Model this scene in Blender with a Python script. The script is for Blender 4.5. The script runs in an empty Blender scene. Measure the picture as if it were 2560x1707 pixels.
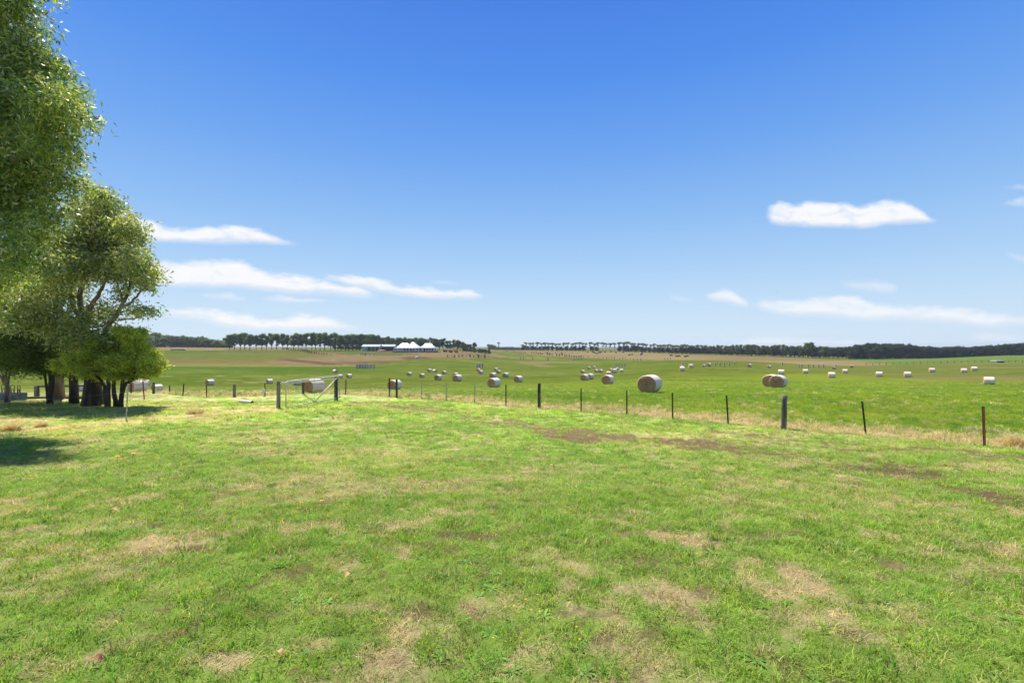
import bpy, math, random
import numpy as np
from mathutils import Vector, Matrix
C = bpy.context.scene.collection
S = bpy.context.scene
R = math.radians
rng = np.random.default_rng(7)
random.seed(7)
# ------------------------------------------------------------------ camera
F, CX, HY, EYE = 1200.0, 1280.0, 865.0, 1.6     # focal length and horizon of the photograph (2560 px wide); eye height
cam_d = bpy.data.cameras.new('camera'); cam = bpy.data.objects.new('camera', cam_d); C.objects.link(cam)
cam_d.sensor_fit = 'HORIZONTAL'; cam_d.sensor_width = 36.0; cam_d.lens = 36.0*F/2560
cam_d.shift_y = (HY-853.5)/2560
cam_d.clip_start = 0.05; cam_d.clip_end = 20000
cam.location = (0, 0, EYE); cam.rotation_euler = (R(90), 0, 0)
S.camera = cam
S.view_settings.view_transform = 'Standard'; S.view_settings.look = 'None'
EXPO = 0.85; S.view_settings.exposure = EXPO; S.view_settings.gamma = 1.0
S.cycles.max_bounces = 8; S.cycles.diffuse_bounces = 5; S.cycles.transmission_bounces = 4; S.cycles.transparent_max_bounces = 8
# ------------------------------------------------------------------ sun + sky
SUN_EL, SUN_AZ = R(62), R(-37)        # azimuth measured from +Y (view direction) towards +X
sd = Vector((math.cos(SUN_EL)*math.sin(SUN_AZ), math.cos(SUN_EL)*math.cos(SUN_AZ), math.sin(SUN_EL)))
sun_d = bpy.data.lights.new('sun', 'SUN'); sun = bpy.data.objects.new('sun', sun_d); C.objects.link(sun)
sun_d.energy = 4.2; sun_d.angle = R(0.55); sun_d.color = (1.0, 0.955, 0.88)
sun.rotation_euler = sd.to_track_quat('Z', 'Y').to_euler(); sun.location = (0, 0, 60)

class NT:
    """small helper to write node graphs"""
    def __init__(s, nt): s.nt = nt; s.n = nt.nodes; s.l = nt.links
    def node(s, t, **k):
        n = s.n.new(t)
        for a, v in k.items(): setattr(n, a, v)
        return n
    def put(s, sock, v):
        if hasattr(v, 'is_output') or isinstance(v, bpy.types.NodeSocket): s.l.new(v, sock)
        elif v is not None: sock.default_value = v
    def m(s, op, a, b=None, c=None, clamp=False):
        n = s.node('ShaderNodeMath', operation=op); n.use_clamp = clamp
        s.put(n.inputs[0], a)
        if b is not None: s.put(n.inputs[1], b)
        if c is not None: s.put(n.inputs[2], c)
        return n.outputs[0]
    def mixc(s, f, a, b, mode='MIX'):
        n = s.node('ShaderNodeMix', data_type='RGBA', blend_type=mode)
        s.put(n.inputs[0], f)
        s.put(n.inputs[6], (*a, 1) if isinstance(a, tuple) and len(a) == 3 else a)
        s.put(n.inputs[7], (*b, 1) if isinstance(b, tuple) and len(b) == 3 else b)
        return n.outputs[2]
    def noise(s, vec, scale, detail=3, rough=.55, dist=0.0, dim='3D'):
        n = s.node('ShaderNodeTexNoise', noise_dimensions=dim)
        if vec is not None: s.put(n.inputs['Vector'], vec)
        n.inputs['Scale'].default_value = scale; n.inputs['Detail'].default_value = detail
        n.inputs['Roughness'].default_value = rough; n.inputs['Distortion'].default_value = dist
        return n.outputs['Fac']
    def ramp(s, f, a, b):
        n = s.node('ShaderNodeMapRange', interpolation_type='SMOOTHSTEP'); s.put(n.inputs[0], f)
        s.put(n.inputs[1], a); s.put(n.inputs[2], b)
        return n.outputs[0]
    def curve(s, f, pts):
        n = s.node('ShaderNodeFloatCurve'); s.put(n.inputs['Value'], f)
        c = n.mapping.curves[0]
        pts = sorted(pts)
        c.points[0].location = pts[0]; c.points[-1].location = pts[-1]
        for p in pts[1:-1]: c.points.new(*p)
        n.mapping.update()
        return n.outputs[0]

def lin(r, g, b):
    f = lambda v: ((v/255+.055)/1.055)**2.4 if v > 10 else v/255/12.92
    return (f(r), f(g), f(b))

W = bpy.data.worlds.new('World'); S.world = W; W.use_nodes = True
w = NT(W.node_tree); w.n.clear()
sky = w.node('ShaderNodeTexSky', sky_type='NISHITA'); sky.sun_disc = False
sky.sun_elevation = SUN_EL; sky.sun_rotation = SUN_AZ
sky.air_density = 1.0; sky.dust_density = 0.6; sky.ozone_density = 1.5
tc = w.node('ShaderNodeTexCoord'); sep = w.node('ShaderNodeSeparateXYZ'); w.l.new(tc.outputs['Generated'], sep.inputs[0])
ysafe = w.m('MAXIMUM', sep.outputs[1], 0.15)
U = w.m('MULTIPLY_ADD', w.m('DIVIDE', sep.outputs[0], ysafe), 1200.0, 1280.0)
V = w.m('MULTIPLY_ADD', w.m('DIVIDE', sep.outputs[2], ysafe), -1200.0, 865.0)
cmb = w.node('ShaderNodeCombineXYZ'); w.put(cmb.inputs[0], U); w.put(cmb.inputs[1], w.m('MULTIPLY', V, 2.4))
n1 = w.noise(cmb.outputs[0], 0.009, 4, .55); n2 = w.noise(cmb.outputs[0], 0.03, 3, .6)
n3 = w.noise(cmb.outputs[0], 0.013, 5, .6, 0.6)
Vd = w.m('ADD', V, w.m('ADD', w.m('MULTIPLY_ADD', n1, 30.0, -15.0), w.m('MULTIPLY_ADD', n2, 20.0, -10.0)))
# each cloud: x range, list of (x, top, bottom) , opacity, softness
CL = [
 (200, 760, [(200,552,604),(300,545,602),(350,543,603),(400,562,604),(440,574,604),(480,572,605),(510,566,606),(550,568,606),(600,566,606),(640,572,607),(680,590,609),(720,603,611),(760,609,611)], 1.0, 7),
 (330, 960, [(330,668,712),(390,652,712),(460,656,716),(520,652,716),(600,655,718),(640,672,722),(700,686,730),(760,690,733),(810,702,734),(860,712,738),(900,718,741),(930,730,741),(960,739,741)], 1.0, 8),
 (800, 1215, [(800,692,700),(830,690,700),(870,690,712),(910,690,720),(960,700,730),(1000,715,738),(1040,717,744),(1080,724,745),(1110,728,746),(1150,726,746),(1185,729,746),(1215,741,744)], .95, 6),
 (400, 920, [(400,779,786),(450,773,794),(520,771,804),(560,778,815),(620,789,823),(660,798,825),(700,795,825),(740,785,825),(780,788,825),(840,802,825),(880,815,823),(920,822,823)], 1.0, 8),
 (505, 615, [(505,741,741),(540,735,744),(580,736,746),(615,745,746)], .6, 5),
 (650, 830, [(650,747,748),(700,741,752),(740,741,755),(790,748,755),(830,753,755)], .7, 5),
 (1080, 1145, [(1080,707,709),(1110,702,711),(1145,709,710)], .3, 5),
 (1915, 2350, [(1915,545,552),(1940,507,560),(1990,513,563),(2030,504,566),(2070,507,568),(2110,508,569),(2150,517,568),(2180,510,565),(2220,504,560),(2260,508,558),(2300,525,557),(2330,545,556),(2350,553,556)], 1.0, 7),
 (1760, 1875, [(1760,738,740),(1790,727,752),(1820,724,756),(1850,742,764),(1875,758,764)], .75, 7),
 (1670, 1740, [(1670,740,741),(1700,741,752),(1740,752,754)], .35, 6),
 (1870, 2660, [(1870,756,760),(1920,752,776),(1980,752,786),(2040,742,788),(2090,738,792),(2130,740,795),(2180,757,797),(2240,766,797),(2320,768,800),(2400,775,806),(2460,782,815),(2540,792,812),(2660,800,815)], .85, 9),
 (2100, 2250, [(2100,712,713),(2140,700,722),(2180,698,728),(2220,708,730),(2250,718,726)], .38, 8),
 (2500, 2800, [(2500,506,508),(2540,500,513),(2620,496,515),(2800,506,508)], .5, 6),
 (2500, 2800, [(2500,465,467),(2550,463,472),(2650,462,476),(2800,470,472)], .45, 5),
 (2510, 2700, [(2510,630,632),(2560,642,656),(2620,650,668),(2700,660,662)], .35, 6),
 (1820, 2260, [(1820,852,862),(1900,846,868),(2000,846,868),(2100,850,868),(2200,856,868),(2260,860,868)], .55, 7),
 (2420, 2560, [(2420,842,844),(2460,834,850),(2500,836,851),(2560,846,850)], .5, 6),
]
cover = None; shade = None
for (x0, x1, pts, op, soft) in CL:
    lo = min(p[1] for p in pts)-30; hi = max(p[2] for p in pts)+30; rg = hi-lo
    s_ = w.m('DIVIDE', w.m('SUBTRACT', w.m('ADD', U, w.m('MULTIPLY_ADD', n1, 40.0, -20.0)), float(x0)), float(x1-x0))
    top = w.curve(s_, [((p[0]-x0)/(x1-x0), (p[1]-lo)/rg) for p in pts])
    bot = w.curve(s_, [((p[0]-x0)/(x1-x0), (p[2]-lo)/rg) for p in pts])
    vn = w.m('DIVIDE', w.m('SUBTRACT', Vd, float(lo)), float(rg))
    k = soft/rg; vb = w.m('DIVIDE', w.m('SUBTRACT', w.m('ADD', V, w.m('MULTIPLY_ADD', n1, 16.0, -8.0)), float(lo)), float(rg))
    a = w.ramp(w.m('SUBTRACT', vn, top), -k, k*1.7)
    b = w.ramp(w.m('SUBTRACT', bot, vb), -k*1.2, k*1.9)
    ends = w.m('MULTIPLY', w.ramp(s_, 0.0, 0.06), w.ramp(s_, 1.0, 0.92))
    cv = w.m('MULTIPLY', w.m('MULTIPLY', a, b), w.m('MULTIPLY', ends, op))
    sh = w.m('MULTIPLY', cv, w.ramp(w.m('SUBTRACT', bot, vn), 16/rg, -4/rg))
    cover = cv if cover is None else w.m('MAXIMUM', cover, cv)
    shade = sh if shade is None else w.m('MAXIMUM', shade, sh)
cover = w.m('MULTIPLY', cover, w.m('MULTIPLY_ADD', w.ramp(n3, .25, .58), .42, .6))
cover = w.m('MULTIPLY', cover, w.ramp(sep.outputs[1], .15, .3))
# the Nishita sky, saturated towards the deep polarised blue of the photograph
v_el = w.m('MAXIMUM', sep.outputs[2], 0.0)
hs = w.node('ShaderNodeHueSaturation'); w.l.new(sky.outputs[0], hs.inputs['Color'])
hs.inputs['Saturation'].default_value = 1.0
grad = w.node('ShaderNodeValToRGB'); w.put(grad.inputs[0], v_el)
SKS = [(0.0, (212,231,247)), (.035, (205,228,247)), (.09, (191,220,247)), (.152, (171,208,246)), (.246, (142,189,243)), (.361, (110,166,240)), (.485, (80,144,236)), (.585, (69,128,228)), (.75, (54,104,212)), (1.0, (45,90,195))]
SKYRAMP = [(p, tuple(q/(.1*2**EXPO*9.0) for q in lin(*c))) for p, c in SKS]
grad.color_ramp.elements[0].position = 0.0
def set_ramp(node, stops):
    e = node.color_ramp.elements
    while len(e) > 1: e.remove(e[-1])
    e[0].position = stops[0][0]; e[0].color = (*stops[0][1], 1)
    for p, c in stops[1:]:
        q = e.new(p); q.color = (*c, 1)
set_ramp(grad, SKYRAMP)
gsc = w.mixc(1.0, grad.outputs[0], (9.0, 9.0, 9.0), 'MULTIPLY')
skyc = w.mixc(.96, hs.outputs[0], gsc)
cloudc = w.mixc(shade, (5.3, 5.35, 5.5), (4.0, 4.3, 5.0))
final = w.mixc(cover, skyc, cloudc)
bg = w.node('ShaderNodeBackground'); bg.inputs['Strength'].default_value = 0.10
w.put(bg.inputs['Color'], final)
wo = w.node('ShaderNodeOutputWorld'); w.l.new(bg.outputs[0], wo.inputs[0])

# ------------------------------------------------------------------ helpers
def tag(o, label=None, cat=None, group=None, kind=None):
    if label: o['label'] = label
    if cat: o['category'] = cat
    if group: o['group'] = group
    if kind: o['kind'] = kind
    return o
def empty(name, loc, rz=0.0, label=None, cat=None, group=None):
    o = bpy.data.objects.new(name, None); C.objects.link(o); o.location = loc; o.rotation_euler = (0, 0, rz)
    o.empty_display_size = 0.2
    return tag(o, label, cat, group)
class MB:
    """collects geometry, then links it as ONE mesh object"""
    def __init__(s): s.v = []; s.f = []; s.mi = []; s.cur = 0
    def add(s, vs, fs):
        b = len(s.v); s.v += [tuple(v) for v in vs]
        for f in fs: s.f.append(tuple(b+i for i in f)); s.mi.append(s.cur)
    def box(s, c, d, rz=0.0, ry=0.0, rx=0.0):
        M = Matrix.Rotation(rz, 3, 'Z') @ Matrix.Rotation(ry, 3, 'Y') @ Matrix.Rotation(rx, 3, 'X')
        vs = [Vector(c)+M @ Vector((sx*d[0]/2, sy*d[1]/2, sz*d[2]/2)) for sx in (-1, 1) for sy in (-1, 1) for sz in (-1, 1)]
        s.add(vs, [(0,1,3,2),(4,6,7,5),(0,4,5,1),(2,3,7,6),(0,2,6,4),(1,5,7,3)])
    def tube(s, pts, rad, n=7, cap=True):
        pts = [Vector(p) for p in pts]
        if not hasattr(rad, '__len__'): rad = [rad]*len(pts)
        b = len(s.v); up = Vector((0.13, 0.21, 0.97)).normalized(); prev = None
        for i, p in enumerate(pts):
            t = (pts[min(i+1, len(pts)-1)]-pts[max(i-1, 0)]).normalized()
            if prev is None:
                x = t.cross(up)
                if x.length < 1e-3: x = t.cross(Vector((1, 0, 0)))
            else: x = prev-t*prev.dot(t)
            x.normalize(); prev = x; y = t.cross(x)
            for k in range(n):
                a = 2*math.pi*k/n; s.v.append(tuple(p+(x*math.cos(a)+y*math.sin(a))*rad[i]))
        for i in range(len(pts)-1):
            for k in range(n):
                s.f.append((b+i*n+k, b+i*n+(k+1) % n, b+(i+1)*n+(k+1) % n, b+(i+1)*n+k)); s.mi.append(s.cur)
        if cap:
            s.f.append(tuple(b+k for k in range(n))[::-1]); s.mi.append(s.cur)
            e = b+(len(pts)-1)*n; s.f.append(tuple(e+k for k in range(n))); s.mi.append(s.cur)
    def blob(s, c, r, n=10, m=7, jit=0.0, seed=0):
        rr = random.Random(seed); vs = []; fs = []
        r = r if hasattr(r, '__len__') else (r, r, r)
        vs.append((c[0], c[1], c[2]+r[2]))
        for i in range(1, m):
            th = math.pi*i/m
            for k in range(n):
                a = 2*math.pi*k/n; q = 1+rr.uniform(-jit, jit)
                vs.append((c[0]+r[0]*math.sin(th)*math.cos(a)*q, c[1]+r[1]*math.sin(th)*math.sin(a)*q, c[2]+r[2]*math.cos(th)*q))
        vs.append((c[0], c[1], c[2]-r[2]))
        for k in range(n): fs.append((0, 1+k, 1+(k+1) % n))
        for i in range(m-2):
            for k in range(n): fs.append((1+i*n+k, 1+(i+1)*n+k, 1+(i+1)*n+(k+1) % n, 1+i*n+(k+1) % n))
        l = len(vs)-1
        for k in range(n): fs.append((l, 1+(m-2)*n+(k+1) % n, 1+(m-2)*n+k))
        s.add(vs, fs)
    def build(s, name, mats, parent=None, smooth=False):
        me = bpy.data.meshes.new(name); me.from_pydata(s.v, [], s.f)
        mats = mats if isinstance(mats, (list, tuple)) else [mats]
        for m_ in mats: me.materials.append(m_)
        if len(mats) > 1: me.polygons.foreach_set('material_index', s.mi)
        if smooth: me.polygons.foreach_set('use_smooth', [True]*len(me.polygons))
        me.update()
        o = bpy.data.objects.new(name, me); C.objects.link(o)
        if parent: o.parent = parent
        return o
def np_mesh(name, V_, F_, mat, parent=None, attr=None, smooth=False, link=True):
    """V (n,3), F (m,k) with k corners, attr: dict name -> per-vertex (n,) floats or (n,3) colours"""
    me = bpy.data.meshes.new(name); n = len(V_); m_, k = F_.shape
    me.vertices.add(n); me.vertices.foreach_set('co', V_.astype(np.float32).ravel())
    me.loops.add(m_*k); me.loops.foreach_set('vertex_index', F_.astype(np.int32).ravel())
    me.polygons.add(m_); me.polygons.foreach_set('loop_start', np.arange(0, m_*k, k, dtype=np.int32))
    me.polygons.foreach_set('loop_total', np.full(m_, k, dtype=np.int32))
    if smooth: me.polygons.foreach_set('use_smooth', np.ones(m_, dtype=bool))
    for an, av in (attr or {}).items():
        if av.ndim == 1:
            a = me.attributes.new(an, 'FLOAT', 'POINT'); a.data.foreach_set('value', av.astype(np.float32))
        else:
            a = me.attributes.new(an, 'FLOAT_VECTOR', 'POINT'); a.data.foreach_set('vector', av.astype(np.float32).ravel())
    if mat: me.materials.append(mat)
    me.update(calc_edges=True)
    o = bpy.data.objects.new(name, me)
    if link: C.objects.link(o)
    if parent: o.parent = parent
    return o
def copy_tree(o, parent=None):
    c = o.copy(); C.objects.link(c)
    if parent: c.parent = parent
    for ch in [q for q in o.children]: copy_tree(ch, c)
    return c
def vnoise(x, y, seed=0):
    xi = np.floor(x).astype(np.int64); yi = np.floor(y).astype(np.int64); fx = x-xi; fy = y-yi
    fx = fx*fx*(3-2*fx); fy = fy*fy*(3-2*fy)
    def h(a, b):
        q = (a*374761393+b*668265263+seed*2147483647) & 0xffffffff
        q = ((q ^ (q >> 13))*1274126177) & 0xffffffff
        q = (q ^ (q >> 16)) & 0xffffffff
        return q/4294967295.0
    return (h(xi, yi)*(1-fx)+h(xi+1, yi)*fx)*(1-fy)+(h(xi, yi+1)*(1-fx)+h(xi+1, yi+1)*fx)*fy
def fbm(x, y, sc, oct_=4, seed=0, gain=.5):
    t = 0; a = 1; n = 0
    for i in range(oct_):
        t = t+a*vnoise(x*sc+17.3*i, y*sc-9.1*i, seed+i); n += a; a *= gain; sc *= 2.03
    return t/n
def sstep(a, b, x): t = np.clip((x-a)/(b-a), 0, 1); return t*t*(3-2*t)

# ------------------------------------------------------------------ terrain height
NEAR = [(0.01,1.6),(4,1.85),(8,2.3),(13,2.70),(17,2.85),(23,2.99),(36,3.45)]
def prof(drops, ys):
    return NEAR+drops+[(d, (y-HY)*d/F) for d, y in ys]
COLS = {
 -900: prof([(49,4.9),(65,6.2),(95,8.2),(130,10.0)], [(170,935),(225,918),(270,898),(350,874),(430,869),(520,868.5),(800,868.3),(2000,867.5),(6000,866.5)]),
 400: prof([(49,4.9),(65,6.2),(95,8.2),(130,10.1)], [(170,935),(225,918),(270,898),(350,875),(430,868.5),(520,868.2),(800,868),(2000,867.5),(6000,866.5)]),
 700: prof([(49,4.8),(65,6.0),(95,8.0),(130,10.0)], [(170,934),(225,918),(270,899),(350,874.5),(430,871),(520,870.5),(800,870),(2000,868),(6000,866.5)]),
 900: prof([(49,4.7),(65,5.9),(95,7.5),(130,9.0)], [(170,936),(225,926),(260,920.5),(310,894),(350,879.5),(430,875),(520,874),(800,872),(2000,869),(6000,867)]),
 1100: prof([(49,4.6),(65,5.8),(95,7.2),(130,8.6)], [(170,936),(225,925),(270,912),(310,896),(350,880),(430,875.5),(520,875),(800,872.5),(2000,869),(6000,867)]),
 1300: prof([(49,4.4),(65,5.6),(95,7.2),(130,8.5)], [(170,936),(225,927),(270,919.5),(350,903),(430,893),(520,881),(650,876.5),(1000,873.5),(2000,870),(6000,867)]),
 1500: prof([(49,4.3),(65,5.3),(95,6.9),(130,8.1)], [(170,932),(225,924),(270,918),(350,903),(430,893),(520,883),(650,878),(1000,874.5),(2000,870.5),(6000,867)]),
 1700: prof([(49,4.3),(65,5.2),(95,6.2)], [(130,928),(170,919),(225,912.5),(270,908),(350,900),(430,892),(520,885.5),(650,880.5),(1000,875),(2000,870.5),(6000,867)]),
 2000: prof([(49,4.3),(65,5.3),(95,6.7)], [(130,934),(170,924),(225,914),(270,909),(350,902),(430,895),(520,889),(650,883),(1000,876),(2000,871),(6000,867)]),
 2300: prof([(49,4.5),(65,5.6),(82,6.4),(109,7.1)], [(130,935.5),(150,929),(170,923),(225,912),(270,905),(350,898.5),(430,894),(520,889),(650,883),(1000,876),(2000,871),(6000,867)]),
 2560: prof([(49,4.8),(65,5.8),(82,6.5)], [(109,946),(150,927),(170,921),(225,908),(270,899),(350,890),(430,886),(520,884),(650,880),(1000,875),(2000,870.5),(6000,867)]),
 3400: prof([(49,4.9),(65,5.9),(82,6.6)], [(109,947),(150,928),(170,922),(225,908),(270,899),(350,889),(430,885),(520,882),(650,879),(1000,874),(2000,870),(6000,867)]),
}
def pchip(xs, ys, xq):
    xs = np.array(xs, float); ys = np.array(ys, float); h = np.diff(xs); d = np.diff(ys)/h
    m = np.zeros(len(xs)); m[0] = d[0]; m[-1] = d[-1]
    for i in range(1, len(xs)-1):
        if d[i-1]*d[i] > 0:
            w1 = 2*h[i]+h[i-1]; w2 = h[i]+2*h[i-1]; m[i] = (w1+w2)/(w1/d[i-1]+w2/d[i])
    i = np.clip(np.searchsorted(xs, xq)-1, 0, len(xs)-2); t = (xq-xs[i])/h[i]; t = np.clip(t, 0, 1)
    return ys[i]*(1+2*t)*(1-t)**2+m[i]*h[i]*t*(1-t)**2+ys[i+1]*t*t*(3-2*t)+m[i+1]*h[i]*t*t*(t-1)
LG = lambda d: np.log(np.asarray(d, float)+3.0)
TQ = np.linspace(LG(0.01), LG(6000), 500); PXQ = np.arange(-900, 3401, 20.0)
_cols = sorted(COLS); _tab = np.array([pchip(LG([p[0] for p in COLS[c]]), [p[1] for p in COLS[c]], TQ) for c in _cols])
TAB = np.array([pchip(_cols, _tab[:, j], PXQ) for j in range(len(TQ))]).T      # [px, D] -> drop below the eye
for _ in range(3):
    TAB[1:-1] = (TAB[:-2]+2*TAB[1:-1]+TAB[2:])/4
def drop(px, D):
    a = np.clip((np.asarray(px, float)+900)/20.0, 0, len(PXQ)-1.001); b = np.clip((LG(D)-TQ[0])/(TQ[1]-TQ[0]), 0, len(TQ)-1.001)
    i = a.astype(int); j = b.astype(int); u = a-i; v = b-j
    return (TAB[i, j]*(1-u)+TAB[i+1, j]*u)*(1-v)+(TAB[i, j+1]*(1-u)+TAB[i+1, j+1]*u)*v
def pxD(x, y):
    th = np.clip(np.arctan2(x, y), R(-58), R(58)); r = np.hypot(x, y)
    return CX+F*np.tan(th), r*np.cos(th)
def H(x, y):
    x = np.asarray(x, float); y = np.asarray(y, float)
    px, D = pxD(x, y); z = EYE-drop(px, D)
    a = np.clip(D/8.0, .3, 1)
    z = z+(fbm(x, y, .55, 3, 5)-.5)*.10*a*np.clip(1.3-D/60, 0, 1)
    return z
def at(px, D, z=None):
    """world point on the ground in a given direction at a given depth"""
    x = (px-CX)/F*D; h = float(H(x, D)) if z is None else z
    return Vector((x, D, h))
def P(px, py, D):
    return Vector(((px-CX)/F*D, D, EYE-(py-HY)/F*D))
def depth_of(px, py, lo=2.0, hi=900.0):
    ds = np.exp(np.linspace(math.log(lo), math.log(hi), 3000)); x = (px-CX)/F*ds
    yp = HY+F*(EYE-H(x, ds))/ds
    k = np.where(yp <= py)[0]
    return float(ds[k[0]]) if len(k) else hi
def py_of(x, y): return HY+F*(EYE-H(x, y))/np.maximum(y, .01)

# ------------------------------------------------------------------ ground colour fields
GREEN_L = np.array(lin(124,156,58)); GREEN_D = np.array(lin(102,140,46)); GREEN_Y = np.array(lin(156,176,76))
STRAW = np.array(lin(204,184,142)); DRY = np.array(lin(172,152,114)); SOIL = np.array(lin(108,96,66)); SOILD = np.array(lin(96,80,66))
FENCE = [(1053.6,998,43.7,0),(1115.7,1002.7,47.7,0),(1187,1008.6,50.5,0),(1264.8,1014.8,54,0),(1347.9,1021,63,1),(1452.9,1029.5,59,0),
         (1567,1038,61.6,0),(1682,1047.9,66.6,0),(1821,1059.8,72,0),(1958,1072.3,84.5,1),(2166.7,1088,84.6,0),(2462.6,1116.4,100.6,2)]
def ellmask(px, py, cx, cy, rx, ry, rot=0.0):
    c, s = math.cos(rot), math.sin(rot); dx = px-cx; dy = py-cy
    return np.clip(1.25-np.sqrt(((dx*c+dy*s)/rx)**2+((-dx*s+dy*c)/ry)**2), 0, 1)
fence_py = lambda px: np.interp(px, [300,384,457,517,586,662,757,864,992,1053,1187,1348,1567,1821,1958,2166,2462,2900], [982,982,989,993,992,990,983,986,994,998,1008.6,1021,1038,1060,1072,1088,1116,1160])
def fields(x, y):
    """dryness, soil, lushness masks on the lawn (world positions)"""
    px, D = pxD(x, y); py = HY+F*(EYE-H(x, y))/np.maximum(D, .01)
    n1 = fbm(x, y, 1.5, 5, 11, .62); n2 = fbm(x, y, 4.2, 4, 23, .6); n3 = fbm(x*.7+y*.35, y*1.5-x*.3, .5, 4, 31); nf = fbm(x, y, 7.0, 3, 41)
    dry = sstep(.52, .70, .5*n1+.5*n2)*.78
    dry = np.maximum(dry, sstep(.56, .72, n3)*.45)*.95
    E = [(430,1350,210,40,-.12,.9),(160,1375,170,45,0,.65),(560,1655,130,45,0,.95),(80,1490,110,40,0,.5),(1890,1205,260,24,.02,.6),(1720,1350,170,22,.08,.75),
         (2010,1460,190,52,.35,.8),(1880,1400,60,22,.3,.6),(1000,1600,60,60,.9,.9),(930,1640,70,40,0,.9),(2200,1600,120,30,.2,.5),(1560,1550,150,30,0,.45),
         (1230,1490,80,40,0,.5),(1450,1620,110,30,0,.35),(960,1360,210,40,0,.45),(1620,1220,220,30,.1,.4),(2360,1340,200,24,.3,.5),(1800,1640,90,50,0,.5),(2500,1540,90,50,.4,.6)]
    m = 0
    for (cx, cy, rx, ry, ro, s) in E: m = np.maximum(m, s*ellmask(px, py, cx, cy, rx, ry, ro))
    m = sstep(.36, .72, m*(.1+1.5*(.5*n2+.5*fbm(x, y, 9.0, 2, 43))))*.9
    dry = np.maximum(dry, m)
    # bare earth along the track beside the fence
    s0 = 0
    for (cx, cy, rx, ry, ro, s) in [(1445,1088,135,24,.06,1.15),(1370,1075,110,16,.1,.9),(1280,1052,150,12,.16,.62),(1040,1014,120,9,.10,.75),(1130,1030,90,9,.12,.7),(1900,1128,190,12,.12,.75),(2150,1150,200,18,.13,.8),(2340,1200,160,14,.2,.6),
                         (2520,1260,90,20,.2,.75),(2050,1118,420,9,.09,.55),(2450,1135,260,10,.1,.7),(1720,1085,160,8,.1,.4),(2480,1170,140,10,.1,.5),(2160,1212,90,10,.15,.75),(2060,1180,120,8,.12,.5),
                         (1160,1340,130,20,.05,.75),(1040,1362,70,14,0,.8),(1220,1375,120,10,.05,.6),(640,1340,90,12,-.1,.5),(480,1370,100,14,-.05,.75),(60,1270,90,12,0,.6),(640,1210,80,10,0,.55),(860,1240,90,12,0,.5),(1000,1245,110,9,0,.45)]:
        s0 = np.maximum(s0, s*ellmask(px, py, cx, cy, rx, ry, ro))
    tr = np.interp(px, [860,960,1130,1300,1445,1700,1900,2150,2350,2560,2900], [1003,1010,1033,1062,1088,1106,1128,1160,1200,1255,1340]); hh = np.interp(px, [860,1445,2560], [9, 24, 46])
    s0 = np.maximum(s0, .82*np.clip(1.15-np.abs(py-tr)/hh, 0, 1)*(px > 870)*(D > 5))
    tr2 = fence_py(px)+np.interp(px, [1000,1500,2560], [10, 18, 34]); s0 = np.maximum(s0, .62*np.clip(1.1-np.abs(py-tr2)/np.interp(px, [1000,2560], [4, 14]), 0, 1)*(px > 1500)*(D > 5))
    soil = sstep(.34, .56, s0*(.0+1.5*(.45*fbm(x, y, 1.6, 4, 27, .6)+.55*fbm(x, y, 6.5, 3, 29, .6)))*np.where((px < 1260)|(px > 1590), .72+.6*sstep(.40, .62, fbm(x, y, .55, 3, 47)), 1.0))
    soil = np.maximum(soil, .8*sstep(.60, .68, fbm(x, y, 3.4, 4, 59, .65)))
    ln_ = np.interp(px, [-200, 0, 320, 700], [1100, 1080, 1054, 1022]); lf_ = (px < 700)*(py > 985)
    dry = np.maximum(dry, lf_*np.clip(1.15-np.abs(py-ln_)/9, 0, 1)*(.35+.9*n2)*.9)
    dry = np.maximum(dry, (px < 700)*sstep(2, -4, py-ln_)*sstep(.42, .62, n1)*.75)
    lush = sstep(.45, .7, fbm(x, y, 1.9, 5, 77, .62))
    yel = sstep(.35, .7, fbm(x, y, .28, 3, 91))
    return px, D, py, dry, soil, lush, yel, nf
def inpoly(px, py, poly):
    r = np.zeros(px.shape, bool); n = len(poly)
    for i in range(n):
        x1, y1 = poly[i]; x2, y2 = poly[(i+1) % n]
        c = ((y1 > py) != (y2 > py)) & (px < (x2-x1)*(py-y1)/((y2-y1) if y2 != y1 else 1e-9)+x1); r ^= c
    return r
def L3(c): return np.array(lin(*c))
def mix3(a, b, t): return a*(1-t[..., None])+b*t[..., None]
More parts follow.
